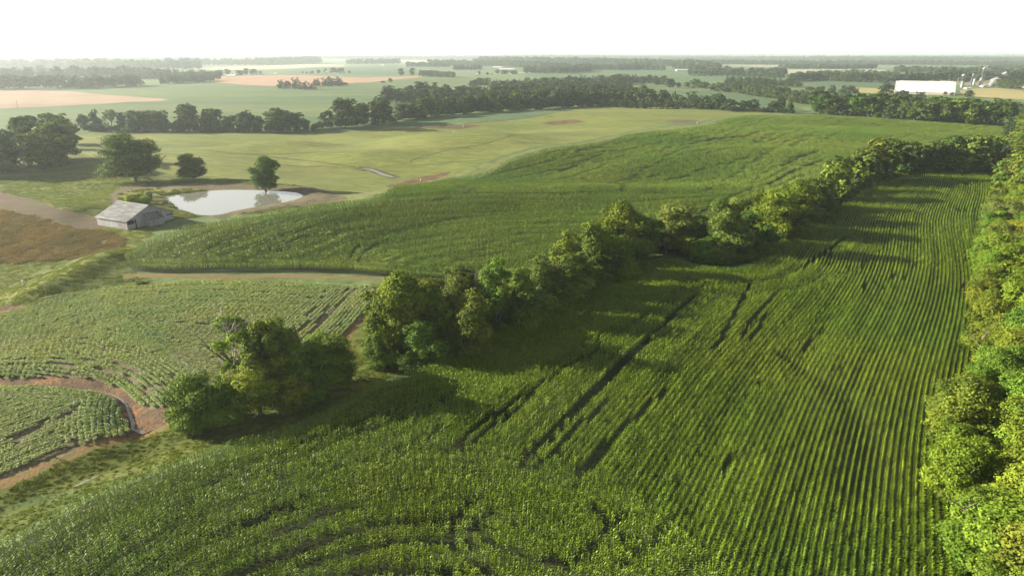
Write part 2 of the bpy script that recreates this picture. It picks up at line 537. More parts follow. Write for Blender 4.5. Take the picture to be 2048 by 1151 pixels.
REGIONS = [  # name, material, polygon, smooth, priority: first wins
    ('stream_water', 'stream', None),
    ('terrace_line', 'gully', ([(372, 300), (450, 305), (540, 313), (640, 324), (722, 337)], .5)), ('gully_bed', 'gully', ([(715, 336), (745, 340), (770, 349), (795, 356)], 2.0)),
    ('terrace_line', 'gully', ([(560, 330), (640, 334), (715, 337)], .35)), ('ditch_line', 'gully', ([(895, 252), (960, 245), (1040, 236), (1085, 230), (1120, 223), (1160, 215)], 1.6)),
    ('terrace_line', 'gully', ([(640, 268), (760, 262), (860, 255), (930, 250)], .9)), ('terrace_line', 'gully', ([(400, 275), (520, 280), (640, 276)], .5)), ('terrace_line', 'gully', ([(880, 300), (980, 285), (1080, 270)], .5)),
    ('terrace_line', 'gully', ([(560, 352), (640, 356), (700, 366), (740, 376)], .3)), ('terrace_line', 'gully', ([(200, 226), (300, 221), (450, 219), (600, 216), (760, 214)], 1.6)), ('terrace_line', 'gully', ([(820, 322), (900, 300), (960, 292)], .4)),
    ('pond_bed', 'bank', 'POND'),
    ('marsh', 'marsh', [(238, 400), (250, 384), (300, 378), (345, 378), (400, 379), (430, 381), (350, 392), (325, 394), (345, 408), (350, 418), (320, 416), (280, 410)]),
    ('pond_bank', 'bank', [(220, 402), (224, 385), (250, 373), (320, 369), (420, 366), (520, 368), (600, 373), (640, 381), (690, 393), (694, 400), (650, 407), (580, 415), (500, 427), (440, 436), (395, 433), (345, 422), (300, 412), (232, 408)]),
    ('bean_field_low', 'bean_soil', [(-160, 765), (0, 764), (100, 766), (180, 777), (222, 792), (244, 815), (253, 845), (247, 862), (180, 884), (100, 917), (0, 957), (-160, 1020)]),
    ('ditch', 'clay', [(-160, 747), (0, 745), (120, 746), (200, 753), (240, 768), (272, 790), (300, 812), (350, 812), (352, 832), (290, 850), (262, 868), (248, 864), (200, 840), (120, 790), (-160, 775)]),
    ('bean_field', 'bean_soil', [(-160, 660), (0, 628), (60, 614), (150, 590), (260, 572), (350, 565), (500, 561), (650, 565), (738, 574), (746, 588), (722, 630), (692, 662), (672, 690), (640, 725), (560, 770), (450, 805), (352, 815), (300, 814), (270, 792), (238, 769), (200, 755), (120, 748), (0, 747), (-160, 749)]),
    ('dirt_track', 'dirt', [(-160, 1028), (0, 957), (100, 917), (180, 884), (247, 862), (300, 846), (352, 828), (360, 836), (280, 866), (200, 893), (100, 935), (0, 977), (-160, 1048)]),
    ('dirt_path', 'dirt', [(738, 572), (752, 578), (752, 600), (735, 632), (708, 665), (690, 690), (668, 694), (690, 664), (722, 630), (745, 590)]),
    ('dirt_strip', 'dirt', [(248, 549), (300, 547), (420, 549), (600, 549), (765, 556), (765, 560), (600, 554), (450, 553), (300, 553), (246, 556)]),
    ('clay_strip', 'clay', [(-160, 645), (-60, 632), (20, 612), (60, 614), (160, 588), (280, 568), (350, 563), (480, 558), (600, 562), (740, 571), (740, 576), (600, 567), (480, 563), (340, 567), (180, 592), (60, 622), (-60, 650), (-160, 672)]),
    ('clay_patch', 'clay', [(770, 374), (825, 358), (905, 342), (890, 352), (835, 365), (790, 374)]),
    ('corn_field', 'corn_soil', EDGE + [(1772, 349), (1860, 347), (1990, 350), (1980, 450), (1966, 600), (1954, 750), (1948, 900), (1945, 1151), (1940, 1400), (1000, 1700), (-200, 1500)]),
    ('corn_hill', 'corn_soil', [(250, 525), (258, 500), (292, 476), (335, 458), (380, 447), (440, 438), (520, 426), (650, 406), (700, 400), (760, 386), (830, 366), (900, 353), (960, 345), (1030, 312), (1100, 294), (1200, 281),
                   (1290, 262), (1400, 250), (1440, 242), (1452, 235), (1500, 228), (1620, 228), (1720, 232), (1820, 240), (1900, 244), (1995, 250), (2060, 262), (2060, 300), (1990, 346), (1850, 344), (1772, 346), (1700, 385), (1600, 440), (1500, 490), (1400, 505), (1300, 505), (1200, 540), (1050, 600), (900, 660), (800, 690), (765, 600), (768, 553), (700, 548), (520, 545), (330, 547), (270, 543)]),
    ('dirt_edge', 'verge', [(690, 402), (760, 387), (830, 367), (900, 354), (962, 346), (1032, 313), (1102, 295), (1200, 283), (1290, 264), (1400, 251), (1440, 240), (1452, 234), (1440, 237), (1400, 248), (1280, 262), (1190, 281), (1095, 293), (1022, 311), (950, 342), (895, 349), (825, 360), (750, 381), (690, 394)]),
    ('bare_patch', 'clay', [(1080, 246), (1110, 242), (1150, 239), (1170, 243), (1140, 248), (1110, 250)]),
    ('mud_patch', 'bank', [(1330, 241), (1370, 239), (1400, 241), (1380, 246), (1340, 246)]),
    ('gully', 'brown', [(840, 252), (900, 251), (960, 250), (925, 258), (870, 257), (830, 256)]),
    ('dirt_field', 'brown', [(-160, 360), (0, 383), (60, 398), (120, 418), (200, 430), (215, 448), (180, 462), (90, 440), (0, 420), (-160, 400)]),
    ('dry_grass_field', 'dry', [(-160, 395), (0, 415), (90, 438), (180, 458), (238, 472), (248, 482), (232, 500), (180, 516), (80, 523), (0, 526), (-160, 528)]),
    ('soybean_field', 'yellow', [(150, 270), (250, 268), (380, 264), (500, 266), (620, 266), (700, 262), (800, 254), (900, 248), (1060, 236), (1160, 218), (1300, 215), (1440, 221), (1560, 226), (1500, 229), (1452, 233), (1400, 243), (1280, 258), (1190, 278),
                     (1095, 289), (1020, 307), (945, 338), (895, 348), (825, 360), (750, 381), (690, 394), (640, 379), (600, 370), (540, 366), (420, 352), (330, 350), (215, 325), (150, 300)]),
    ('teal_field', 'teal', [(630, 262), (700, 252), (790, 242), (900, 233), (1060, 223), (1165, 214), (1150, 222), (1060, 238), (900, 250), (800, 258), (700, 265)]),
    ('stubble_field', 'pink', [(-160, 180), (0, 180.5), (110, 182), (220, 190), (335, 199), (260, 204), (200, 208), (100, 213), (0, 217), (-160, 222)]),
    ('clay_field', 'orange', [(425, 153.5), (560, 150.5), (650, 152.5), (710, 155), (845, 152.5), (780, 160), (700, 166.5), (640, 170), (620, 175), (540, 172), (470, 168), (412, 163)]),
    ('pale_field', 'pale', [(395, 136), (500, 133), (620, 128), (690, 131), (600, 136), (480, 140), (405, 140)]),
    ('pale_strip', 'pale', [(780, 123.5), (860, 122.3), (1010, 123), (1080, 125), (900, 126)]),
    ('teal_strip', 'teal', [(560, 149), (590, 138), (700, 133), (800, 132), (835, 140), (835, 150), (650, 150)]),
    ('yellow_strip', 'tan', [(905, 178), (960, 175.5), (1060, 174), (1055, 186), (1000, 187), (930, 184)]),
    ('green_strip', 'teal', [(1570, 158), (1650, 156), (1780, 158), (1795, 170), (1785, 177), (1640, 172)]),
    ('tan_field', 'tan', [(1925, 179), (2000, 176), (2120, 176), (2120, 200), (2000, 197), (1935, 190)]),
    ('lime_field', 'tan', [(1700, 175), (1790, 174), (1790, 186), (1740, 187), (1700, 182)]),
    ('light_field', 'pale', [(1470, 142), (1600, 139), (1760, 139), (1740, 147), (1600, 150), (1500, 148)]),
    ('pale_meadow', 'pale', [(1290, 131), (1370, 130), (1380, 134), (1300, 134)]),
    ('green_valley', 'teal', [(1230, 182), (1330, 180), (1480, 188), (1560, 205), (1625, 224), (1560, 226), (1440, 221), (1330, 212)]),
    ('meadow', 'midgreen', [(-160, 176), (0, 177), (200, 178), (400, 163), (560, 173), (700, 167), (850, 152), (1000, 160), (950, 186), (760, 200), (790, 243), (620, 266), (300, 268), (100, 268), (-160, 300)]),
    ('grass_field', 'grass', [(-160, 300), (60, 300), (150, 292), (215, 325), (330, 350), (420, 352), (540, 366), (600, 370), (690, 394), (700, 402), (520, 428), (360, 442), (300, 470), (255, 540), (340, 566), (180, 592), (60, 622), (-160, 670)]),
    ('ditch_verge', 'grass', [(-160, 1030), (0, 960), (352, 828), (440, 790), (560, 770), (640, 725), (680, 680), (745, 590), (745, 565), (820, 640), (840, 730), (760, 760), (640, 830), (420, 900), (200, 980), (0, 1080), (-200, 1160)]),
    ('belt_floor', 'grass', [(1945, 1400), (1945, 1151), (1954, 750), (1980, 450), (1990, 346), (2060, 262), (2010, 215), (2300, 225), (2700, 400), (3000, 1400)]),
]
STREAM = smooth_poly(W([(110, 762), (150, 764), (205, 770), (232, 780), (250, 795), (256, 812), (263, 830), (262, 842), (285, 850)]), False, 1.0)

regs = []
def lift_poly(nm, poly):
    """far rims of tall corn are seen at the height of the crop, near rims at its foot"""
    P0 = W(poly)
    if nm == 'corn_field':
        P1 = W(poly, 2.0); n = len(EDGE) + 3
        P0[:n] = P1[:n]
    if nm == 'corn_hill':
        P1 = W(poly, 2.1)
        P0[1:34] = P1[1:34]
    return P0
for nm, mt, poly in REGIONS:
    if nm == 'stream_water':
        t = np.linspace(0, 1, len(STREAM))
        P = ribbon(STREAM, 0.05 + 0.20 * t + 0.07 * np.sin(t * 40) + 0.05 * np.sin(t * 97))
    elif isinstance(poly, tuple):
        L_ = smooth_poly(W(poly[0]), False, 3.0)
        P = ribbon(L_, poly[1] * (0.6 + 0.8 * rng.random(len(L_))))
    elif poly == 'POND':
        P = POND
    else:
        far = min(q[1] for q in poly) < 300
        P = smooth_poly(lift_poly(nm, poly), True, 1.5 if not far else 6.0)
        if not far:
            P = P + rng.normal(0, 0.10, P.shape)
    regs.append((nm, mt, P))

def region_of(x, y):
    r = np.full(len(x), -1)
    for i, (nm, mt, P) in enumerate(regs):
        todo = np.nonzero(r < 0)[0]
        if len(todo) == 0: break
        ins = in_poly(x[todo], y[todo], P)
        r[todo[ins]] = i
    return r
RID = {nm: i for i, (nm, mt, P) in enumerate(regs)}

def grid(sp, y0, y1, halfw, jit=0.25):
    ys = np.arange(y0, y1, sp)
    out = []
    for k, yy in enumerate(ys):
        w = halfw(yy)
        xs = np.arange(-w, w, sp) + (sp / 2 if k % 2 else 0)
        out.append(np.stack([xs, np.full(len(xs), yy)], 1))
    g = np.vstack(out)
    return g + rng.uniform(-jit, jit, g.shape) * sp
pts = [grid(4, -30, 36, lambda y: 120), grid(1.6, 36, 150, lambda y: 0.85 * y + 20), grid(3.2, 150, 400, lambda y: 0.85 * y + 20),
       grid(9, 400, 1000, lambda y: 0.85 * y + 40), grid(50, 1000, 3500, lambda y: 0.9 * y + 100), grid(900, 3500, 60000, lambda y: 0.95 * y + 900)]
V = [Vector((float(a), float(b))) for g in pts for a, b in g]
E = []
for nm, mt, P in regs:
    n0 = len(V)
    V += [Vector((float(a), float(b))) for a, b in P]
    E += [(n0 + i, n0 + (i + 1) % len(P)) for i in range(len(P))]
cv, ce, cf, _, _, _ = delaunay_2d_cdt(V, E, [], 0, 1e-3)
cv = np.array([(p[0], p[1]) for p in cv])
cf = np.array([f for f in cf if len(f) == 3], int)
cz = height(cv[:, 0], cv[:, 1])
cen = cv[cf].mean(axis=1)
rid = region_of(cen[:, 0], cen[:, 1])
a, b, c = cv[cf[:, 0]], cv[cf[:, 1]], cv[cf[:, 2]]
area = (b[:, 0] - a[:, 0]) * (c[:, 1] - a[:, 1]) - (b[:, 1] - a[:, 1]) * (c[:, 0] - a[:, 0])
cf[area < 0] = cf[area < 0][:, ::-1]

m_stream, nt, out = new_mat("stream_water")
p = N(nt, "ShaderNodeBsdfPrincipled"); p.inputs['Base Color'].default_value = (0.13, 0.12, 0.105, 1); p.inputs['Roughness'].default_value = 0.15
nt.links.new(p.outputs[0], out.inputs[0])
GREENS['stream'] = m_stream

def sub_mesh(name, sel, mat):
    f = cf[sel]
    if len(f) == 0: return None
    used, inv = np.unique(f, return_inverse=True)
    v = np.column_stack([cv[used], cz[used]])
    o = mesh_obj(name, v, inv.reshape(-1, 3), mat, smooth=True)
    return tag(o, kind='structure')
dist = np.hypot(cen[:, 0], cen[:, 1])
for i, (nm, mt, P) in enumerate(regs):
    sub_mesh(nm, rid == i, GREENS[mt])
sub_mesh('ground', (rid < 0) & (dist < 1400), GREENS['ground'])
sub_mesh('far_ground', (rid < 0) & (dist >= 1400), GREENS['far'])

# pond surface, level
m_water, nt, out = new_mat("pond_water")
p = N(nt, "ShaderNodeBsdfPrincipled")
p.inputs['Base Color'].default_value = (0.16, 0.165, 0.14, 1); p.inputs['Roughness'].default_value = 0.015; p.inputs['IOR'].default_value = 1.75
p.inputs['Specular IOR Level'].default_value = 0.5
v = pos_vec(nt)
bn = N(nt, "ShaderNodeBump"); bn.inputs['Distance'].default_value = 0.004
nt.links.new(noise(nt, v, 1.2, 2, 0.5), bn.inputs['Height']); nt.links.new(bn.outputs[0], p.inputs['Normal'])
nt.links.new(p.outputs[0], out.inputs[0])
pw = POND + (POND - POND.mean(axis=0)) * 0.012
mesh_obj("pond_water", np.column_stack([pw, np.full(len(pw), POND_Z)]), [list(range(len(pw)))], m_water)["kind"] = 'structure'
# small puddles in the gullies of the soybean field
for nm, P in (("puddle_water", [(722, 337), (745, 338), (768, 347), (790, 354), (784, 355), (762, 350), (742, 341)]), ("puddle_water", [(900, 264), (908, 263), (913, 267), (904, 268)]),
              ("ditch_water", [(146, 961), (175, 947), (202, 936), (200, 938.5), (176, 950), (150, 963)])):
    q = smooth_poly(W(P), True, 1.0)
    zz = height(q[:, 0], q[:, 1]) + 0.06
    qc = q.mean(axis=0)
    o = mesh_obj(nm, np.vstack([np.column_stack([q, zz]), [[qc[0], qc[1], zz.mean()]]]), [[i, (i + 1) % len(q), len(q)] for i in range(len(q))], m_water)
    o["kind"] = 'structure'

# ------------------------------------------------------------------ plants as small meshes, set out by geometry nodes
def quads_mesh(name, Q, tone, mat, link=False):
    """Q: (n,4,3) quads, tone per quad"""
    n = len(Q)
    o = mesh_obj(name, Q.reshape(-1, 3), np.arange(n * 4).reshape(n, 4), mat, link=link)
    a = o.data.attributes.new("tone", 'FLOAT', 'FACE')
    a.data.foreach_set("value", np.asarray(tone, np.float32))
    return o

def blade(base, yaw, length, rise, droop, width, nseg=3):
    """an arching leaf as nseg quads"""
    out = []
    c, s = math.cos(yaw), math.sin(yaw)
    P = []
    for i in range(nseg + 1):
        t = i / nseg
        r = length * t
        z = rise * math.sin(t * math.pi * 0.5) * (1 if t < .5 else 1) - droop * t * t
        w = width * (0.6 + 0.6 * t if t < 0.4 else (1 - (t - 0.4) / 0.6 * 0.95))
        P.append((base[0] + c * r, base[1] + s * r, base[2] + z, w))
    for i in range(nseg):
        x0, y0, z0, w0 = P[i]; x1, y1, z1, w1 = P[i + 1]
        out.append([(x0 - s * w0 / 2, y0 + c * w0 / 2, z0), (x1 - s * w1 / 2, y1 + c * w1 / 2, z1), (x1 + s * w1 / 2, y1 - c * w1 / 2, z1), (x0 + s * w0 / 2, y0 - c * w0 / 2, z0)])
    return out

def corn_segment(name, rows, length, mat, seed, leaves=9, wid=0.085, sp=0.2, nseg=3):
    R = random.Random(seed)
    Q = []; T = []
    for r in rows:
        x = -length / 2 + R.uniform(0, sp)
        while x < length / 2:
            hgt = R.uniform(1.8, 2.15)
            bx, by = x + R.uniform(-.04, .04), r + R.uniform(-.05, .05)
            # leaves stand mostly across the row
            a0 = R.choice([math.pi / 2, -math.pi / 2]) + R.gauss(0, 0.6)
            tt = R.uniform(0.2, 0.8)
            for k in range(leaves):
                z = hgt * (0.35 + 0.62 * k / leaves)
                yaw = a0 + (k % 2) * math.pi + R.gauss(0, 0.35)
                L = (0.66 - 0.30 * abs(k / leaves - 0.5)) * R.uniform(.8, 1.1)
                for q in blade((bx, by, z), yaw, L * 0.62, L * R.uniform(.30, .62), L * R.uniform(.2, .6), wid * R.uniform(.8, 1.2), nseg):
                    Q.append(q); T.append(min(1, max(0, tt + R.gauss(0, .15) + 0.25 * (k / leaves - .5))))
            x += sp * R.uniform(.8, 1.2)
    return quads_mesh(name, np.array(Q), T, mat)

def leafy_patch(name, rows, length, mat, seed, hgt=0.5, spread=0.24, leafsize=0.095, per=20, sp=0.2):
    """bushy bean plants along rows"""
    r = np.random.default_rng(seed)
    Q = []; T = []
    for row in rows:
        x = -length / 2
        while x < length / 2:
            px, py = x + r.normal(0, .03), row + r.normal(0, .04)
            h = hgt * r.uniform(.75, 1.12)
            tt = r.uniform(.25, .75)
            c = np.column_stack([r.normal(px, spread * .5, per), r.normal(py, spread * .55, per), h * r.uniform(.35, 1.0, per) ** .6])
            q, t = leaf_quads(c, r.normal(0, 1, (per, 3)) + [0, 0, 1.1], leafsize * r.uniform(.7, 1.25, per), r)
            Q.append(q); T.append(np.clip(tt + r.normal(0, .15, per), 0, 1))
            x += sp * r.uniform(.8, 1.2)
    return quads_mesh(name, np.vstack(Q), np.concatenate(T), mat)

def leaf_quads(c, nrm, size, r):
    """rhombic leaf faces at centres c with normals nrm"""
    nrm = nrm / (np.linalg.norm(nrm, axis=1)[:, None] + 1e-9)
    t = r.normal(0, 1, nrm.shape)
    t -= (t * nrm).sum(1)[:, None] * nrm
    t /= np.linalg.norm(t, axis=1)[:, None] + 1e-9
    b = np.cross(nrm, t)
    s = np.asarray(size)[:, None]
    asp = r.uniform(.5, .85, (len(c), 1))
    q = np.stack([c + t * s, c + b * s * asp + nrm * s * .12, c - t * s, c - b * s * asp + nrm * s * .12], 1)
    return q, None

def gn_scatter(name, P, rot, scl, protos, label, cat, idx=None):
    P = np.asarray(P, np.float32)
    me = bpy.data.meshes.new(name)
    me.vertices.add(len(P)); me.vertices.foreach_set("co", P.ravel())
    for nm, ty, key, arr in (("rot", 'FLOAT_VECTOR', "vector", rot), ("scl", 'FLOAT_VECTOR', "vector", scl), ("idx", 'INT', "value", rng.integers(0, len(protos), len(P)) if idx is None else idx)):
        at = me.attributes.new(nm, ty, 'POINT')
        at.data.foreach_set(key, np.asarray(arr, np.int32 if ty == 'INT' else np.float32).ravel())
    me.update()
    o = bpy.data.objects.new(name, me); COL.objects.link(o)
    ng = bpy.data.node_groups.new(name, 'GeometryNodeTree')
    ng.interface.new_socket("Geometry", in_out='INPUT', socket_type='NodeSocketGeometry')
    ng.interface.new_socket("Geometry", in_out='OUTPUT', socket_type='NodeSocketGeometry')
    gi = ng.nodes.new('NodeGroupInput'); go = ng.nodes.new('NodeGroupOutput')
    iop = ng.nodes.new('GeometryNodeInstanceOnPoints')
    jn = ng.nodes.new('GeometryNodeJoinGeometry')
    for pr in reversed(protos):
        oi = ng.nodes.new('GeometryNodeObjectInfo'); oi.inputs['Object'].default_value = pr
        oi.inputs['As Instance'].default_value = True
        ng.links.new(oi.outputs['Geometry'], jn.inputs[0])
    def attr(nm, ty):
        a = ng.nodes.new('GeometryNodeInputNamedAttribute'); a.data_type = ty; a.inputs['Name'].default_value = nm
        return a.outputs['Attribute']
    ng.links.new(gi.outputs[0], iop.inputs['Points'])
    ng.links.new(jn.outputs[0], iop.inputs['Instance'])
    iop.inputs['Pick Instance'].default_value = True
    ng.links.new(attr('idx', 'INT'), iop.inputs['Instance Index'])
    ng.links.new(attr('rot', 'FLOAT_VECTOR'), iop.inputs['Rotation'])
    ng.links.new(attr('scl', 'FLOAT_VECTOR'), iop.inputs['Scale'])
    ng.links.new(iop.outputs[0], go.inputs[0])
    md = o.modifiers.new("scatter", 'NODES'); md.node_group = ng
    return tag(o, label, cat, kind='stuff')

def in_view(x, y, z, m=60):
    u, v, d = proj(x, y, z)
    return (u > -m * 4) & (u < 2048 + m * 4) & (v < 1151 + m * 3) & (d > 1)

def rows_from_guide(px, offsets, sp, step, wob=0.0, world=None):
    """points and headings on curves parallel to a guide line"""
    G = smooth_poly(W(px) if world is None else world, False, 2.0)
    G = resample(G, 1.5)
    d = np.gradient(G, axis=0); d /= np.linalg.norm(d, axis=1)[:, None]
    for _ in range(6):
        d[1:-1] = (d[:-2] + d[1:-1] * 2 + d[2:]) / 4
    d /= np.linalg.norm(d, axis=1)[:, None]
    n = np.stack([-d[:, 1], d[:, 0]], 1)
    X = []; Hd = []
    ph = rng.uniform(0, 6.28, 400)
    for k in offsets:
        C = G + n * k * sp
        adv = (np.diff(C, axis=0) * d[:-1]).sum(1) > 0.15
        C = C[np.concatenate([[True], adv])]
        if len(C) < 3: continue
        C = resample(C, step)
        h = np.gradient(C, axis=0)
        a = np.arange(len(C)) * step
        kk = int(k) % 400
        st = np.sin(a / 13.0 + ph[kk // 3]) + np.sin(a / 31.0 + ph[kk // 2] * 2) + .8 * np.sin(a / 7.0 + ph[kk]) + .5 * math.sin(k * .9)
        gap = st > 3.1
        C, h = C[~gap], h[~gap]
        X.append(C); Hd.append(np.arctan2(h[:, 1], h[:, 0]) + 1j * st[~gap])
    return np.vstack(X), np.concatenate(Hd)

def near_lines(x, y, lines, lift=1.9):
    m = np.zeros(len(x), bool)
    for px, w in lines:
        L = smooth_poly(W(px, lift), False, 2.0)
        bb = (x > L[:, 0].min() - 3) & (x < L[:, 0].max() + 3) & (y > L[:, 1].min() - 3) & (y < L[:, 1].max() + 3)
        i = np.nonzero(bb)[0]
        if len(i):
            d, _ = seg_dist(x[i], y[i], L)
            m[i[d < max(w * .78, .44 if lift > 1 else .2) * rng.uniform(.75, 1.2, len(i))]] = True
    return m

def near_spots(x, y, spots):
    m = np.zeros(len(x), bool)
    c = W([(s[0], s[1]) for s in spots], 1.2)
    for (cx, cyy), s in zip(c, spots):
        dx, dy = x - cx, y - cyy
        a = dx * math.cos(RA_ROW) + dy * math.sin(RA_ROW); b = -dx * math.sin(RA_ROW) + dy * math.cos(RA_ROW)
        m |= (a / s[2]) ** 2 + (b / s[3]) ** 2 < rng.uniform(.6, 1.2, len(x))
    return m

def slope_rot(x, y, hd):
    hd = np.real(hd)
    e = 0.6
    z = height(x, y)
    c, s = np.cos(hd), np.sin(hd)
    ga = (height(x + c * e, y + s * e) - z) / e
    gb = (height(x - s * e, y + c * e) - z) / e
    return z, np.column_stack([np.arctan(gb), -np.arctan(ga), hd])

vp = rays(1935, 107)
RA_ROW = math.atan2(vp[1], vp[0])                      # heading of the straight corn rows (from +x)

CORN = leaf_mat("corn_leaf", (0.034, 0.072, 0.003), (0.140, 0.192, 0.010), 0.14, 0.5, 0.14, wscale=0.03, wcols=[(0.8, 0.95, 0.9), (1.15, 1.1, 1.0)])
HILLCORN = leaf_mat("hill_corn_leaf", (0.056, 0.106, 0.012), (0.180, 0.245, 0.038), 0.18, 0.5, 0.12, wscale=0.02, wcols=[(0.8, 0.95, 0.85), (1.25, 1.15, 1.1)], rnd=0.15)
BEAN = leaf_mat("bean_leaf", (0.15, 0.205, 0.085), (0.32, 0.385, 0.18), 0.25, 0.6, 0.25, wscale=0.06, wcols=[(0.82, 0.95, 0.9), (1.1, 1.05, 0.95)], rnd=0.12)
corn_protos = [corn_segment("corn_row_piece", [0], 1.2, CORN, 10 + i, leaves=8, wid=.115, sp=.29) for i in range(8)]
hill_protos = [corn_segment("hill_corn_piece", [0], 1.0, HILLCORN, 30 + i, leaves=7, wid=0.15, sp=0.30, nseg=2) for i in range(5)]
tile_protos = [corn_segment("hill_corn_tile", [-.76, 0, .76], 3.0, HILLCORN, 50 + i, leaves=5, wid=0.2, sp=0.33, nseg=2) for i in range(4)]
bean_protos = [leafy_patch("bean_row_piece", [0], 1.0, BEAN, 70 + i) for i in range(6)]

# ---- the corn field beside the camera: straight rows, a headland along the hedge, turning rows near the bottom
ZONE_B = W([(200, 1250), (350, 1190), (500, 1108), (600, 1058), (700, 1000), (800, 945), (880, 903), (1000, 905), (1150, 942), (1250, 992), (1330, 1050), (1420, 1130), (1500, 1300), (1500, 1700), (200, 1700)])
ZONE_A = W([(882, 902), (960, 840), (1075, 758), (1180, 690), (1290, 640), (1345, 600), (1365, 566), (1450, 590), (1560, 602), (1640, 588), (1720, 545), (1770, 500), (1640, 450), (1772, 356), (1985, 350), (2100, 1151), (2100, 1700), (1500, 1700), (1500, 1300), (1420, 1130), (1330, 1050), (1250, 992), (1150, 942), (1000, 905)])
TRACKS = [([(1040, 914), (1130, 828), (1225, 740), (1322, 646)], .85), ([(1322, 646), (1395, 580)], .42), ([(1076, 918), (1130, 866), (1212, 792)], .55), ([(1155, 940), (1200, 894), (1242, 850)], .8), ([(1242, 850), (1330, 770)], .35),
          ([(893, 896), (960, 840), (1075, 762)], .45), ([(913, 896), (975, 850), (1065, 780)], .4), ([(1075, 762), (1200, 690)], .3),
          ([(345, 988), (460, 940), (590, 885), (700, 843), (800, 812)], .42), ([(358, 1006), (480, 955), (610, 900), (722, 858), (815, 830)], .42), ([(780, 810), (850, 785), (925, 760)], .38), ([(800, 822), (870, 800), (915, 775)], .3),
          ([(680, 925), (760, 905), (880, 852)], .3), ([(1000, 690), (1100, 655), (1180, 622)], .35), ([(1040, 690), (1120, 660), (1190, 630)], .35),
          ([(455, 1140), (600, 1090), (700, 1052), (785, 1036), (905, 1031)], .85), ([(600, 1120), (700, 1092), (780, 1075), (905, 1070)], .75), ([(560, 1165), (700, 1135), (800, 1130), (900, 1135)], .8),
          ([(950, 985), (915, 1020), (900, 1055), (905, 1098)], .7), ([(985, 1010), (940, 1050), (936, 1080)], .3), ([(938, 1048), (1010, 1085), (1065, 1105), (1127, 1125), (1175, 1150)], .7), ([(955, 1120), (990, 1145)], .9), ([(1095, 1100), (1130, 1120)], .7),
          ([(1190, 1000), (1215, 1040), (1210, 1055)], .35), ([(1150, 1110), (1200, 1065), (1250, 1010)], .4), ([(1270, 1060), (1245, 1080)], .6), ([(1330, 1060), (1280, 1090), (1240, 1120)], .35), ([(1365, 1140), (1400, 1105)], .6), ([(1440, 940), (1470, 905)], .45), ([(1330, 1040), (1305, 1085)], .35),
          ([(1480, 665), (1530, 600), (1558, 575)], .3), ([(1500, 673), (1532, 622)], .3), ([(1590, 540), (1650, 500), (1692, 470)], .35), ([(1605, 533), (1660, 493)], .35), ([(1430, 690), (1500, 560)], .25),
          ([(500, 1040), (560, 1010), (600, 1005)], .4), ([(560, 950), (570, 945)], .9), ([(470, 1040), (540, 1010), (640, 980)], .35), ([(540, 1060), (640, 1020), (700, 1000)], .3), ([(1335, 580), (1430, 565), (1500, 560), (1570, 550)], .4)]
SPOTS = [(1728, 572, 4.5, .9), (1786, 553, 4, .8), (1806, 556, 4, .8), (1765, 575, 1.5, .8), (1776, 560, 1.5, .8), (1790, 577, 1.6, .8), (1762, 580, 1, .7), (1825, 534, 1, 1), (1840, 528, 1.2, .8), (1776, 542, 2, .6), (1868, 534, 1, .6),
         (1917, 420, 4, .8), (1930, 421, 4, .8), (1882, 390, 3, .7), (1895, 391, 3.2, .7), (1932, 370, 4.5, .8), (1942, 372, 3, .6), (1865, 391, 2, .6), (1860, 430, 1.5, .8), (1615, 795, 1, .8), (1690, 780, .8, .8), (1930, 520, 3, .9),
         (1492, 660, 1.6, .5), (1510, 640, 2, .6), (560, 955, 1.2, 2)]
WEAK = smooth_poly(W([(1560, 725), (1620, 770), (1680, 820), (1705, 870), (1715, 930), (1700, 985)]), False, 2.0)

def crop_points(X, Hd, region, zone=None, notin=None):
    x, y = X[:, 0], X[:, 1]
    keep = in_view(x, y, np.zeros(len(x)))
    X, Hd = X[keep], Hd[keep]; x, y = X[:, 0], X[:, 1]
    k = region_of(x, y) == RID[region]
    if zone is not None: k &= in_poly(x, y, zone)
    for z in (notin or []): k &= ~in_poly(x, y, z)
    return X[k], Hd[k]

P1, H1 = rows_from_guide([(1040, 914), (1322, 646)], range(-120, 260), 0.76, 1.0, world=np.array([W([(1040, 914)])[0] + t * np.array([math.cos(RA_ROW), math.sin(RA_ROW)]) + (1.2 * math.sin(t / 23.0) * np.array([-math.sin(RA_ROW), math.cos(RA_ROW)])) for t in np.arange(-140, 420, 8.0)]))
P1, H1 = crop_points(P1, H1, 'corn_field', ZONE_A, [ZONE_B])
P2, H2 = rows_from_guide(None, range(-110, 0), 0.76, 1.0, world=W([(-300, 1180)] + EDGE[1:], 2.0))
P2, H2 = crop_points(P2, H2, 'corn_field', None, [ZONE_A, ZONE_B])
P3, H3 = rows_from_guide([(150, 1300), (300, 1200), (460, 1143), (600, 1092), (700, 1053), (785, 1036), (905, 1031), (1000, 1068), (1127, 1120), (1230, 1190), (1400, 1400)], range(-60, 60), 0.76, 1.0)
P3, H3 = crop_points(P3, H3, 'corn_field', ZONE_B)
X = np.vstack([P1, P2, P3]); Hd = np.concatenate([H1, H2, H3])
drop = near_lines(X[:, 0], X[:, 1], TRACKS) | near_spots(X[:, 0], X[:, 1], [(a, b, c * .75, d * .8) for a, b, c, d in SPOTS]) | (rng.random(len(X)) < 0.012)
X, Hd = X[~drop], Hd[~drop]
z, rot = slope_rot(X[:, 0], X[:, 1], Hd)
wd, wp = seg_dist(X[:, 0], X[:, 1], WEAK)
weak = np.exp(-0.5 * (wd / (0.7 + 1.6 * wp)) ** 2)
lown = 0.5 + 0.5 * np.sin(X[:, 0] * .13 + 2 * np.sin(X[:, 1] * .07)) * np.sin(X[:, 1] * .11)
s = (0.88 + 0.16 * lown + rng.normal(0, .05, len(X))) * (1 - .30 * weak) - .055 * np.imag(Hd)
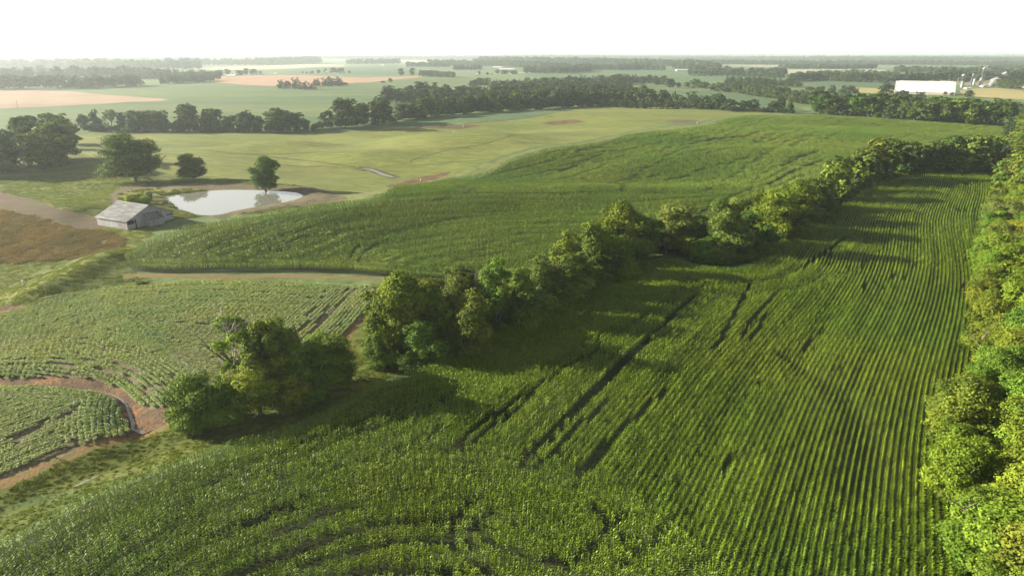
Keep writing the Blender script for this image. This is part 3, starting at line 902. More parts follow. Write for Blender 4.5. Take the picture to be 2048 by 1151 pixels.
flip = rng.random(len(X)) < .5
rot[:, 2] += math.pi * flip; rot[flip, 0] *= -1; rot[flip, 1] *= -1
gn_scatter("corn_crop", np.column_stack([X, z]), rot, np.column_stack([np.ones(len(s)) * 1.05, s, s * 1.02]), corn_protos, "rows of tall green corn filling the field between the hedgerow and the right-hand tree belt", "corn")
print("corn", len(X))

# ---- corn on the hill beyond the hedge
ZONE_H = W([(200, 700), (200, 480), (300, 430), (520, 410), (700, 385), (760, 378), (900, 384), (1060, 386), (1200, 386), (1330, 384), (1480, 384), (1560, 420), (1300, 620), (800, 800)])
HTRACKS = [([(490, 494), (560, 467), (625, 448)], .7), ([(515, 500), (580, 477), (645, 455)], .6), ([(400, 500), (450, 478), (500, 462)], .5), ([(700, 512), (713, 488), (762, 466), (850, 441), (960, 428)], .55), ([(718, 515), (735, 492), (800, 468), (890, 452)], .45),
           ([(870, 510), (960, 485), (1060, 458)], .5), ([(880, 523), (1000, 500), (1080, 480)], .45), ([(300, 536), (420, 533), (560, 538), (700, 541)], .4), ([(360, 525), (500, 523), (640, 530), (750, 530)], .35), ([(290, 505), (340, 485), (380, 470)], .4), ([(400, 526), (520, 510), (600, 480), (700, 452)], .35), ([(560, 500), (620, 470), (700, 440)], .5),
           ([(960, 470), (1040, 450), (1120, 435)], .45), ([(940, 500), (1030, 480), (1100, 462)], .35), ([(830, 450), (900, 432), (990, 418)], .35), ([(500, 440), (600, 428)], .3),
           ([(1395, 424), (1500, 375), (1590, 338), (1647, 316)], 1.0), ([(880, 379), (960, 382), (1060, 384), (1180, 381)], .8), ([(1180, 381), (1240, 378), (1320, 381), (1400, 380)], .8), ([(1400, 380), (1430, 372), (1460, 366)], 1.0), ([(1240, 378), (1290, 366), (1380, 366), (1460, 368)], .8),
           ([(920, 372), (960, 366)], 1.3), ([(850, 400), (920, 385), (960, 372)], 1.0), ([(1120, 340), (1180, 326), (1250, 308)], .5), ([(1080, 348), (1150, 328), (1200, 315)], .8), ([(1320, 300), (1400, 280), (1480, 268)], .5), ([(1560, 330), (1600, 312), (1640, 300)], 1.0), ([(1150, 300), (1200, 290), (1260, 280)], .5), ([(1500, 286), (1600, 290), (1700, 292)], .5), ([(1180, 300), (1280, 296)], .5), ([(1640, 275), (1760, 285), (1900, 292)], .5)]
PH, HH = rows_from_guide([(180, 640), (330, 540), (495, 471), (622, 432), (800, 408), (1000, 398), (1300, 394), (1600, 380)], range(-120, 100), 0.76, 1.0)
PH, HH = crop_points(PH, HH, 'corn_hill', ZONE_H)
PB, HB = rows_from_guide([(200, 560), (270, 542), (330, 546), (520, 544), (700, 547), (768, 552), (900, 560)], range(0, 9), 0.76, 1.0)
PB, HB = crop_points(PB, HB, 'corn_hill', ZONE_H)
L = smooth_poly(W([(200, 560), (270, 542), (330, 546), (520, 544), (700, 547), (768, 552), (900, 560)]), False, 2.0)
d, _ = seg_dist(PH[:, 0], PH[:, 1], L)
PH, HH = PH[d > 7.2], HH[d > 7.2]
X = np.vstack([PH, PB]); Hd = np.concatenate([HH, HB])
gap = near_spots(X[:, 0], X[:, 1], [(310, 541, 1.2, 3.0), (917, 520, 1.5, 1.5), (560, 500, 2, .8), (450, 490, 2, .7)])
drop = near_lines(X[:, 0], X[:, 1], HTRACKS) | gap | (rng.random(len(X)) < 0.01)
X, Hd = X[~drop], Hd[~drop]
z, rot = slope_rot(X[:, 0], X[:, 1], Hd)
s = 0.92 + 0.14 * (0.5 + 0.5 * np.sin(X[:, 0] * .09 + 1.5 * np.sin(X[:, 1] * .12))) + rng.normal(0, .05, len(X)) - .095 * np.imag(Hd)
n_near = len(X)
# farther part: 6 m tiles of eight rows
gx, gy = np.meshgrid(np.arange(-120, 220, 1) * 2.85, np.arange(-150, 290, 1) * 2.25)
ca, sa = math.cos(RA_ROW - 0.35), math.sin(RA_ROW - 0.35)
T = np.column_stack([(gx * ca - gy * sa).ravel() + 150, (gx * sa + gy * ca).ravel() + 380])
T = T[(T[:, 1] > 150) & (T[:, 1] < 800)]
HT = np.full(len(T), RA_ROW - 0.35) + 0.25 * np.sin(T[:, 0] * .012) 
T, HT = crop_points(T, HT, 'corn_hill', None, [ZONE_H])
drop = near_lines(T[:, 0], T[:, 1], [(l, w * 1.2 + .6) for l, w in HTRACKS if min(q[1] for q in l) < 386])
T, HT = T[~drop], HT[~drop]
rl = random.Random(21); m_ = np.zeros(len(T), bool)
for _ in range(110):                                   # faint broken wheel lines and thin rows
    i = rl.randrange(len(T)); c0 = T[i]; a0 = HT[i] + rl.gauss(0, .06); Ln = rl.uniform(12, 60)
    tt = (T - c0) @ np.array([math.cos(a0), math.sin(a0)]); nn_ = (T - c0) @ np.array([-math.sin(a0), math.cos(a0)]) - .0025 * rl.gauss(0, 1) * tt ** 2
    m_ |= (np.abs(tt) < Ln) & (np.abs(nn_) < 1.1) & (rng.random(len(T)) < .8)
low_t = m_
zt, rt = slope_rot(T[:, 0], T[:, 1], HT)
st = np.where(low_t, .62, 1.0) * .98 + rng.normal(0, .03, len(T)) + 0.1 * np.sin(T[:, 0] * .05) * np.sin(T[:, 1] * .04)
XX = np.vstack([np.column_stack([X, z]), np.column_stack([T, zt])])
gn_scatter("hill_corn_crop", XX, np.vstack([rot, rt]), np.column_stack([np.ones(len(XX)) * 1.04, np.ones(len(XX)), np.concatenate([s, st])]), hill_protos + tile_protos,
           "corn covering the low hill between the pond and the hedgerow", "corn", idx=np.concatenate([rng.integers(0, 5, n_near), rng.integers(5, 9, len(T))]) if True else None)
print("hill corn", n_near, len(T))

# ---- beans at the left
BTR = [([(-40, 720), (60, 716), (180, 718), (240, 728), (285, 745)], .4), ([(-40, 728), (80, 724), (170, 730), (230, 742), (280, 760), (300, 785)], .3), ([(340, 742), (345, 760), (310, 775)], .4), ([(325, 750), (315, 765), (290, 773)], .35),
       ([(230, 585), (350, 582), (520, 582), (600, 590)], .35), ([(110, 640), (160, 628)], .3), ([(310, 640), (400, 645), (450, 650)], .3), ([(195, 655), (240, 664)], .35), ([(590, 668), (640, 625), (675, 590), (700, 575)], .4), ([(620, 665), (655, 630), (690, 595), (712, 576)], .3), ([(650, 580), (640, 600), (600, 650)], .3)]
PN, HN = rows_from_guide([(-200, 800), (-100, 700), (60, 690), (200, 700), (300, 725), (370, 775), (420, 830)], range(-22, 14), 0.76, 1.0)
PM, HM = rows_from_guide([(-260, 640), (0, 600), (200, 560), (350, 548), (600, 548), (760, 552)], range(-90, 8), 0.76, 1.0)
LD = smooth_poly(W([(-200, 800), (-100, 700), (60, 690), (200, 700), (300, 725), (370, 775), (420, 830)]), False, 2.0)
BZ1 = W([(-260, 678), (60, 672), (200, 680), (300, 703), (380, 750), (450, 800), (480, 900), (-260, 900)])
BZ2 = W([(560, 720), (520, 680), (560, 640), (620, 600), (660, 578), (700, 560), (800, 560), (760, 700), (640, 760)])
PN, HN = crop_points(PN, HN, 'bean_field', BZ1)
PM, HM = crop_points(PM, HM, 'bean_field', None, [BZ1, BZ2])
PQ, HQ = rows_from_guide([(560, 720), (640, 650), (700, 590), (730, 566)], range(-30, 40), 0.76, 1.0)
PQ, HQ = crop_points(PQ, HQ, 'bean_field', BZ2)
PL, HL = rows_from_guide([(-260, 1010), (-100, 985), (100, 905), (180, 872), (262, 846)], range(0, 44), 0.76, 1.0)
BL2 = W([(120, 850), (180, 790), (215, 785), (262, 840), (250, 872), (130, 890)])
PL, HL = crop_points(PL, HL, 'bean_field_low', None, [BL2])
PK, HK = rows_from_guide([(165, 900), (160, 840), (175, 780), (180, 760)], range(-16, 16), 0.76, 1.0)
PK, HK = crop_points(PK, HK, 'bean_field_low', BL2)
PO, HO = rows_from_guide([(-260, 785), (-100, 765), (100, 764), (170, 774), (220, 792)], range(-26, 0), 0.76, 1.0)
BL3 = W([(-300, 830), (-300, 700), (120, 740), (160, 775), (120, 800), (0, 800)])
PO, HO = crop_points(PO, HO, 'bean_field_low', BL3, [BL2])
kp = ~in_poly(PL[:, 0], PL[:, 1], BL3); PL, HL = PL[kp], HL[kp]
X = np.vstack([PN, PM, PQ, PL, PK, PO]); Hd = np.concatenate([HN, HM, HQ, HL, HK, HO])
bare = near_spots(X[:, 0], X[:, 1], [(60, 845, 3.0, 1.2), (110, 822, 2.5, .9), (30, 870, 1.2, .8), (150, 800, 1.5, .7), (75, 835, 1.5, .8), (230, 660, 2.0, .8)])
drop = near_lines(X[:, 0], X[:, 1], BTR, .4) | (bare & (rng.random(len(X)) < .75)) | (rng.random(len(X)) < 0.02)
X, Hd = X[~drop], Hd[~drop]
z, rot = slope_rot(X[:, 0], X[:, 1], Hd)
s = 0.95 + 0.12 * np.sin(X[:, 0] * .2 + np.sin(X[:, 1] * .3)) * np.sin(X[:, 1] * .16) + rng.normal(0, .08, len(X)) - .05 * np.imag(Hd)
gn_scatter("bean_crop", np.column_stack([X, z]), rot, np.column_stack([np.ones(len(s)) * 1.05, s * 1.1, s]), bean_protos, "pale green bean plants in curving rows on both sides of the clay ditch", "bean plants")
print("beans", len(X))

# ---- grass and weeds
GRASSL = leaf_mat("grass_blade", (0.055, 0.088, 0.016), (0.115, 0.148, 0.032), 0.4, 0.6, 0.2, wscale=0.05, wcols=[(0.85, 0.95, 0.9), (1.1, 1.05, 0.95), (1.2, 1.15, 1.0)], rnd=0.15)
DRYL = leaf_mat("dry_grass_blade", (0.092, 0.084, 0.058), (0.185, 0.157, 0.122), 0.35, 0.7, 0.15, wscale=0.06, wcols=[(0.75, 0.85, 0.7), (1.0, 0.97, 0.93), (1.25, 1.05, 0.92)], rnd=0.2)
def tuft_patch(name, size, n, hgt, wid, mat, seed):
    r = np.random.default_rng(seed)
    cl = r.uniform(-size / 2, size / 2, (max(4, n // 9), 2))
    Q = []
    T = []
    for k in range(n):
        c = cl[r.integers(len(cl))] + r.normal(0, .12, 2)
        a = r.uniform(0, 6.28); h = hgt * r.uniform(.5, 1.2); ln = r.normal(0, .35) * h
        dx, dy = math.cos(a) * wid, math.sin(a) * wid
        lx, ly = -math.sin(a) * ln, math.cos(a) * ln
        Q.append([(c[0] - dx, c[1] - dy, -.03), (c[0] + dx, c[1] + dy, -.03), (c[0] + dx * .4 + lx, c[1] + dy * .4 + ly, h), (c[0] - dx * .4 + lx, c[1] - dy * .4 + ly, h)])
        T.append(r.uniform(0, 1))
    return quads_mesh(name, np.array(Q), T, mat)
grass_p = [tuft_patch("grass_patch", 2.0, 260, .15, .028, GRASSL, i) for i in range(4)]
weed_p = [tuft_patch("weed_patch", 2.0, 150, .7, .07, GRASSL, 10 + i) for i in range(4)]
dry_p = [tuft_patch("dry_patch", 2.4, 420, .42, .022, DRYL, 20 + i) for i in range(4)]
def scatter_region(names, sp, maxd, excl=None):
    g = grid(sp, 50, maxd, lambda y: 0.8 * y + 10, .45)
    g = g[in_view(g[:, 0], g[:, 1], np.zeros(len(g)), 20)]
    r = region_of(g[:, 0], g[:, 1])
    return g[np.isin(r, [RID[n] for n in names])]
def put(name, g, protos, smin, smax, label, cat, patchy=None):
    if patchy is not None:
        f = np.sin(g[:, 0] * .31 + 1.7 * np.sin(g[:, 1] * .23)) * np.sin(g[:, 1] * .37 + g[:, 0] * .08)
        g = g[f + rng.normal(0, .35, len(g)) > patchy]
    z, rot = slope_rot(g[:, 0], g[:, 1], rng.uniform(0, 6.28, len(g)))
    s = rng.uniform(smin, smax, len(g))
    gn_scatter(name, np.column_stack([g, z]), rot, np.column_stack([s, s, s]), protos, label, cat)
    print(name, len(g))
put("grass", scatter_region(['grass_field', 'ditch_verge', 'belt_floor'], 1.6, 290), grass_p, .5, 1.1, "short green grass round the barn, on the mound and the verges", "grass", -0.9)
ditch = scatter_region(['ditch_verge'], 1.0, 160)
dd, _ = seg_dist(ditch[:, 0], ditch[:, 1], DITCH2)
put("weeds", ditch[dd < 5.5], weed_p, .08, .24, "taller weeds along the wet ditch beside the dirt track", "weeds", -1.4)
put("dry_grass", scatter_region(['dry_grass_field'], 1.5, 260), dry_p, .6, 1.3, "tall dry pinkish grass on the rough patch left of the barn", "dry grass")
put("marsh_reeds", scatter_region(['marsh'], 1.6, 300), weed_p, .4, .9, "rough grass and reeds round the pond margin", "reeds", 0.05)

# ------------------------------------------------------------------ trees
LEAF = leaf_mat("tree_leaf", (0.030, 0.060, 0.012), (0.125, 0.175, 0.032), 0.20, 0.65, 0.10, objcol=True, rnd=0.08)
BARK = plain_mat("bark", (0.06, 0.05, 0.04), (0.15, 0.13, 0.11), 3.0, 0.9, (1, 1, .3), bump=.02)
PALEBARK = plain_mat("dead_wood", (0.25, 0.23, 0.20), (0.40, 0.37, 0.33), 3.0, 0.9, (1, 1, .3))

def lobes_for(kind, r):
    """(centre, radii) lobes of a crown in a tree of unit height"""
    L = []
    if kind == 'round':
        for k in range(30):
            a = r.uniform(0, 6.28); t = r.uniform(0, 1) ** .6; z = r.uniform(.17, .84)
            R = .31 * math.sin(math.pi * min(1, max(.2, (z + .06) / 1.02))) ** .6
            L.append((R * t * math.cos(a), R * t * math.sin(a), z, r.uniform(.10, .17)))
        L.append((0, 0, .6, .24)); L.append((0, 0, .35, .22))
    elif kind == 'oval':
        for k in range(16):
            a = r.uniform(0, 6.28); z = r.uniform(.14, .88)
            R = .20 * math.sin(math.pi * min(1, max(.1, (z - .08) / .9))) ** .7
            L.append((R * math.cos(a), R * math.sin(a), z, r.uniform(.08, .13)))
        L.append((0, 0, .5, .17)); L.append((0, 0, .28, .15)); L.append((0, 0, .72, .13))
    elif kind == 'vine':                       # vine-smothered: towers and curtains down to the ground
        for t in range(3):
            ax, ay = r.normal(0, .16, 2); top = r.uniform(.62, .97)
            z = .08
            while z < top:
                L.append((ax + r.normal(0, .05), ay + r.normal(0, .05), z, r.uniform(.09, .16) * (1.25 - .5 * z / top)))
                z += .09
        for k in range(5):
            L.append((*r.normal(0, .17, 2), r.uniform(.1, .45), r.uniform(.1, .16)))
    elif kind == 'bush':
        for k in range(14):
            a = r.uniform(0, 6.28); q = r.uniform(0, .42)
            L.append((q * math.cos(a), q * math.sin(a), r.uniform(.18, .72) * (1 - .5 * q), r.uniform(.18, .28)))
    elif kind == 'airy':                       # open crown with gaps
        for k in range(22):
            a = r.uniform(0, 6.28); z = r.uniform(.35, .92)
            R = .27 * math.sin(math.pi * min(1, max(.1, (z - .2) / .8))) ** .6 * r.uniform(.5, 1)
            L.append((R * math.cos(a), R * math.sin(a), z, r.uniform(.055, .095)))
    return L

def make_crown(kind, H, n, leaf, seed, name="crown"):
    r = np.random.default_rng(seed)
    L = np.array(lobes_for(kind, r))
    area = L[:, 3] ** 2
    per = np.maximum(1, (area / area.sum() * n).astype(int))
    C = []; Nn = []; T = []
    for (cx, cyy, czz, rad), m in zip(L, per):
        nt = max(6, int(m / 11))
        d = r.normal(0, 1, (nt, 3)); d /= np.linalg.norm(d, axis=1)[:, None]
        d[:, 2] = np.abs(d[:, 2]) * np.where(r.random(nt) < .78, 1, -1)
        rr = rad * (0.72 + .38 * r.random(nt))
        tc = np.array([cx, cyy, czz]) + d * rr[:, None] * [1, 1, .85]
        tone = np.clip(r.uniform(.2, .8) + r.normal(0, .13, nt), 0, 1)
        w = r.integers(0, nt, m)
        c = tc[w] + r.normal(0, rad * .13, (m, 3)) * [1, 1, .7]
        C.append(c); Nn.append(d[w] * 1.0 + r.normal(0, .55, (m, 3)) + [0, 0, .35]); T.append(np.clip(tone[w] + r.normal(0, .1, m), 0, 1))
    C = np.vstack(C) * H; Nn = np.vstack(Nn); T = np.concatenate(T)
    C[:, 2] = np.maximum(C[:, 2], .1)
    q, _ = leaf_quads(C, Nn, leaf * r.uniform(.6, 1.3, len(C)), r)
    return q, T

def make_trunk(kind, H, seed, thick=1.0):
    r = random.Random(seed)
    m = MB()
    def limb(p, d, L, rad, depth):
        q = p; n = 3
        for i in range(n):
            d2 = Vector((d.x + r.gauss(0, .12), d.y + r.gauss(0, .12), d.z + .05)).normalized()
            q2 = q + d2 * L / n
            m.bar(q, q2, rad * (1 - .25 * i / n), 6, rad * (1 - .25 * (i + 1) / n))
            q, d = q2, d2
            if depth > 0 and i > 0:
                for _ in range(2):
                    a = r.uniform(0, 6.28)
                    limb(q, (d * .7 + Vector((math.cos(a), math.sin(a), .4)) * .8).normalized(), L * r.uniform(.5, .75), rad * .5, depth - 1)
    base = Vector((0, 0, -.4))
    k = 3 if kind == 'vine' else 1
    for i in range(k):
        limb(base + Vector((r.gauss(0, .3), r.gauss(0, .3), 0)) * (k > 1), Vector((r.gauss(0, .08), r.gauss(0, .08), 1)), H * .42, H * .02 * thick, 1 if kind == 'vine' else 2)
    return m

KINDS = {}
def proto_tree(key, kind, H, n, leaf, seed):
    q, T = make_crown(kind, H, n, leaf, seed)
    crown = quads_mesh("crown", q, T, LEAF)
    trunk = make_trunk(kind, H, seed)
    tr = trunk.build("trunk", BARK)
    COL.objects.unlink(tr)
    KINDS.setdefault(key, []).append((crown, tr, H))
def merged_proto(key, kind, H, n, leaf, seed):
    """crown and trunk in one mesh, for trees a few pixels high"""
    q, T = make_crown(kind, H, n, leaf, seed)
    tm = MB(); tm.bar((0, 0, -.4), (0, 0, H * .6), H * .02, 5)
    tv = np.array(tm.v); nv = len(q) * 4
    V = np.vstack([q.reshape(-1, 3), tv])
    F = [list(range(4 * i, 4 * i + 4)) for i in range(len(q))] + [[nv + i for i in f] for f in tm.f]
    o = mesh_obj("tree", V, F, [LEAF, BARK], matidx=[0] * len(q) + [1] * len(tm.f), link=False)
    a = o.data.attributes.new("tone", 'FLOAT', 'FACE')
    a.data.foreach_set("value", np.concatenate([T, np.zeros(len(tm.f))]).astype(np.float32))
    KINDS.setdefault(key, []).append((o, None, H))

for i in range(3): proto_tree('round', 'round', 12.0, 36000, .155, 100 + i)
for i in range(3): proto_tree('oval', 'oval', 13.0, 28000, .145, 110 + i)
for i in range(4): proto_tree('vine', 'vine', 10.0, 32000, .13, 120 + i)
for i in range(3): proto_tree('bush', 'bush', 4.0, 9000, .105, 130 + i)
for i in range(2): proto_tree('airy', 'airy', 12.0, 17000, .13, 140 + i)
for i in range(3): proto_tree('mround', 'round', 13.0, 6000, .40, 150 + i)
for i in range(2): proto_tree('moval', 'oval', 13.0, 4800, .38, 160 + i)
for i in range(2): proto_tree('mvine', 'vine', 11.0, 5200, .36, 170 + i)
for i in range(2): proto_tree('mbush', 'bush', 5.0, 2000, .3, 180 + i)
for i in range(3): merged_proto('fround', 'round', 13.0, 1700, .68, 190 + i)
for i in range(2): merged_proto('fvine', 'vine', 12.0, 1500, .64, 195 + i)

TONES = {'gold': ((2.6, 2.1, 0.8), 'golden green'),   # tint multiplies the leaf colour; word describes it
    'dark': ((0.85, 0.95, 0.8), 'dark green'), 'deep': ((0.62, 0.75, 0.72), 'deep green'), 'mid': ((1.1, 1.12, 0.8), 'mid green'),
    'yellow': ((1.55, 1.42, 0.72), 'yellow green'), 'bright': ((1.38, 1.34, 0.7), 'bright green'), 'grey': ((1.45, 1.32, 1.35), 'grey green'), 'olive': ((1.28, 1.2, 0.8), 'olive green')}
SHAPE = {'round': 'broad', 'oval': 'upright', 'vine': 'vine-covered', 'bush': 'low bushy', 'airy': 'open-crowned'}
ORD = ("first second third fourth fifth sixth seventh eighth ninth tenth eleventh twelfth thirteenth fourteenth fifteenth sixteenth seventeenth eighteenth nineteenth".split())
TENS = {2: 'twenty', 3: 'thirty', 4: 'forty', 5: 'fifty', 6: 'sixty', 7: 'seventy', 8: 'eighty', 9: 'ninety'}
def ordinal(n):
    if n < 20: return ORD[n - 1]
    n = min(n, 99); t, u = divmod(n, 10)
    return TENS[t][:-1] + 'tieth' if u == 0 else TENS[t] + '-' + ORD[u - 1]

SPECS = []      # every tree wanted: dict(x, y, h, w, kind, tone, row)
def px_tree(u, v, hpx, kind, tone, row, wpx=None, back=0.0):
    p = W([(u, v)])[0]
    dd = np.hypot(p[0], p[1])
    p = p * (1 + back / dd)
    z = hz(*p)
    _, _, dep = proj(p[0], p[1], z)
    h = hpx * dep / FPX / math.cos(math.atan2(CAM_H, dd)) * .96
    SPECS.append(dict(x=p[0], y=p[1], h=h, w=(wpx * dep / FPX if wpx else None), kind=kind, tone=tone, row=row, px=hpx, u=u))
def w_tree(x, y, h, kind, tone, row, w=None):
    u, v, dep = proj(x, y, hz(x, y))
    if u - .42 * h * FPX / dep > 2060 or u < -140 or v > 1151 + 1.1 * h * FPX / dep + 40: return
    SPECS.append(dict(x=x, y=y, h=h, w=w, kind=kind, tone=tone, row=row, px=h * FPX / dep, u=float(u)))

R = random.Random(5)
def pick(tones): return R.choice(tones)
# the clump at the near end of the hedgerow
c = 'the clump beside the red clay ditch'
for a in [(402, 862, 118, 'round', 'bright', 118), (455, 838, 105, 'bush', 'bright', 90), (372, 862, 70, 'bush', 'bright', 70), (488, 800, 168, 'airy', 'yellow', 120), (560, 792, 160, 'oval', 'mid', 120), (548, 812, 175, 'airy', 'olive', 100), (520, 828, 125, 'oval', 'yellow', 110), (575, 822, 110, 'vine', 'yellow', 90),
          (570, 782, 150, 'round', 'yellow', 100), (625, 805, 120, 'vine', 'mid', 110), (668, 775, 105, 'round', 'mid', 100), (690, 768, 85, 'bush', 'mid', 70), (640, 760, 110, 'oval', 'olive', 80), (600, 800, 90, 'vine', 'mid', 80)]:
    px_tree(a[0], a[1], a[2], a[3], a[4], c, a[5])
# the hedgerow
c = 'the hedgerow between corn fields'
for a in [(782, 735, 40, 'bush', 'bright', 60), (815, 742, 42, 'bush', 'mid', 60), (772, 700, 150, 'vine', 'olive', 95), (800, 700, 165, 'round', 'yellow', 120), (850, 730, 118, 'vine', 'mid', 110), (848, 668, 125, 'oval', 'yellow', 110), (880, 700, 150, 'vine', 'mid', 110), (915, 640, 110, 'oval', 'dark', 80), (940, 690, 145, 'vine', 'mid', 120), (930, 650, 110, 'round', 'olive', 100),
          (985, 655, 148, 'oval', 'olive', 80), (1000, 668, 100, 'vine', 'dark', 100), (1045, 645, 110, 'vine', 'mid', 110), (1035, 610, 80, 'round', 'olive', 90), (1085, 625, 120, 'vine', 'mid', 100), (1110, 605, 138, 'vine', 'olive', 100), (1150, 598, 95, 'vine', 'mid', 100), (1190, 555, 42, 'bush', 'yellow', 60), (1185, 575, 60, 'vine', 'olive', 70),
          (1170, 560, 125, 'vine', 'olive', 110), (1205, 545, 90, 'vine', 'mid', 100), (1240, 530, 132, 'round', 'yellow', 115), (1272, 525, 100, 'round', 'deep', 90), (1215, 560, 110, 'vine', 'bright', 90), (1300, 505, 75, 'round', 'deep', 90), (1345, 500, 98, 'round', 'grey', 110), (1330, 512, 65, 'airy', 'grey', 50), (1380, 500, 75, 'round', 'mid', 80),
          (1400, 528, 50, 'bush', 'mid', 60), (1425, 530, 46, 'bush', 'bright', 55), (1450, 532, 44, 'bush', 'mid', 50), (1410, 520, 60, 'vine', 'dark', 80), (1452, 515, 135, 'oval', 'grey', 90), (1470, 520, 85, 'vine', 'dark', 90), (1500, 515, 55, 'bush', 'dark', 80), (1505, 500, 75, 'vine', 'deep', 90), (1545, 480, 108, 'round', 'yellow', 100),
          (1560, 475, 80, 'vine', 'mid', 90), (1520, 470, 95, 'round', 'bright', 80), (1590, 455, 100, 'round', 'bright', 90), (1600, 430, 75, 'round', 'yellow', 80), (1640, 425, 92, 'vine', 'olive', 80), (1630, 440, 60, 'vine', 'deep', 80), (1668, 405, 90, 'round', 'olive', 80), (1690, 395, 82, 'vine', 'mid', 75), (1715, 375, 80, 'round', 'olive', 70),
          (1738, 368, 95, 'oval', 'yellow', 70), (1700, 370, 60, 'round', 'yellow', 60), (1755, 358, 70, 'vine', 'dark', 60)]:
    px_tree(a[0], a[1], a[2], a[3], a[4], c, a[5])
hl = resample(smooth_poly(W([(800, 735), (900, 698), (1000, 648), (1100, 606), (1200, 556), (1270, 522), (1340, 508), (1480, 528), (1540, 490), (1650, 420), (1760, 352)]), False, 2), 4.0)
for i, p in enumerate(hl):
    w_tree(p[0] + R.gauss(-2.5, 1.2), p[1] + R.gauss(1.5, .8), R.uniform(3.5, 7.0), R.choice(['bush', 'vine', 'vine']), R.choice(['mid', 'dark', 'deep', 'olive']), c)
c = 'the cross hedge behind the corn'
for a in [(1785, 347, 68, 'round', 'dark', 60), (1810, 349, 70, 'round', 'deep', 60), (1835, 347, 66, 'vine', 'dark', 55), (1860, 349, 70, 'round', 'dark', 60), (1875, 346, 66, 'oval', 'olive', 45), (1893, 344, 78, 'oval', 'dark', 48), (1925, 346, 74, 'round', 'grey', 65), (1950, 345, 78, 'round', 'grey', 70), (1978, 344, 72, 'vine', 'dark', 60),
          (1770, 345, 74, 'oval', 'mid', 45), (1845, 350, 28, 'bush', 'deep', 60), (1910, 350, 30, 'bush', 'dark', 60), (1960, 350, 26, 'bush', 'deep', 60), (1800, 350, 30, 'bush', 'deep', 60)]:
    px_tree(a[0], a[1], a[2], a[3], a[4], c, a[5])
# the tree belt on the right
c = 'the field edge of the right tree belt'
BELT = ['the front row of the right tree belt', 'the second row of the right tree belt', 'the third row of the right tree belt', 'the fourth row of the right tree belt', 'the back row of the right tree belt']
bl = resample(smooth_poly(W([(1945, 1500), (1925, 1151), (1902, 1000), (1884, 900), (1890, 800), (1935, 700), (1945, 600), (1955, 500), (1966, 420), (1990, 350), (2000, 300), (2008, 262), (2018, 235)], 6.0), False, 3), 6.6)
d = np.gradient(bl, axis=0); d /= np.linalg.norm(d, axis=1)[:, None]
for i, (p, t) in enumerate(zip(bl, d)):
    nn = np.array([t[1], -t[0]])
    for k, off in enumerate([3.8, 9.5, 15.5, 22, 29]):
        if R.random() < .06: continue
        q = p + nn * (off + R.gauss(0, .8)) + t * R.gauss(0, 1.3)
        kd = R.choice(['round', 'round', 'oval', 'vine', 'round'])
        h = R.uniform(9.5, 13.5) - (2.5 if k == 0 else 0)
        w_tree(q[0], q[1], h, kd, R.choice(['yellow', 'bright', 'yellow', 'olive', 'yellow', 'yellow', 'bright'] if q[1] < 160 else ['olive', 'bright', 'olive', 'yellow', 'grey', 'bright']), BELT[k], h * R.uniform(.75, .95))
    if i % 2 == 0:
        q = p + nn * 1.5
        w_tree(q[0], q[1], R.uniform(2.5, 4), 'bush', R.choice(['olive', 'mid', 'bright']), c)
# round the pond and the left edge
c = 'the group at the left edge'
for a in [(-30, 345, 90, 'round', 'dark', 100), (18, 332, 82, 'round', 'deep', 80), (55, 322, 92, 'oval', 'mid', 60), (88, 338, 86, 'round', 'mid', 112), (118, 322, 88, 'round', 'grey', 90), (125, 300, 78, 'round', 'dark', 70), (60, 300, 72, 'oval', 'dark', 50), (95, 290, 66, 'oval', 'mid', 60), (8, 345, 60, 'vine', 'olive', 50), (-60, 350, 95, 'round', 'dark', 100)]:
    px_tree(a[0], a[1], a[2], a[3], a[4], c, a[5])
px_tree(272, 364, 103, 'round', 'mid', 'pond1', 128)
px_tree(388, 362, 58, 'round', 'mid', 'pond2', 62)
px_tree(533, 382, 76, 'oval', 'dark', 'pond3', 58)
c = 'the marshy end of the pond'
for a in [(262, 410, 26, 'bush', 'gold', 34), (278, 406, 30, 'bush', 'gold', 36), (292, 410, 24, 'bush', 'gold', 30), (298, 400, 22, 'bush', 'deep', 16), (300, 392, 12, 'bush', 'deep', 14)]:
    px_tree(a[0], a[1], a[2], a[3], a[4], c, a[5])
px_tree(286, 571, 12, 'bush', 'deep', 'ditch1', 30)
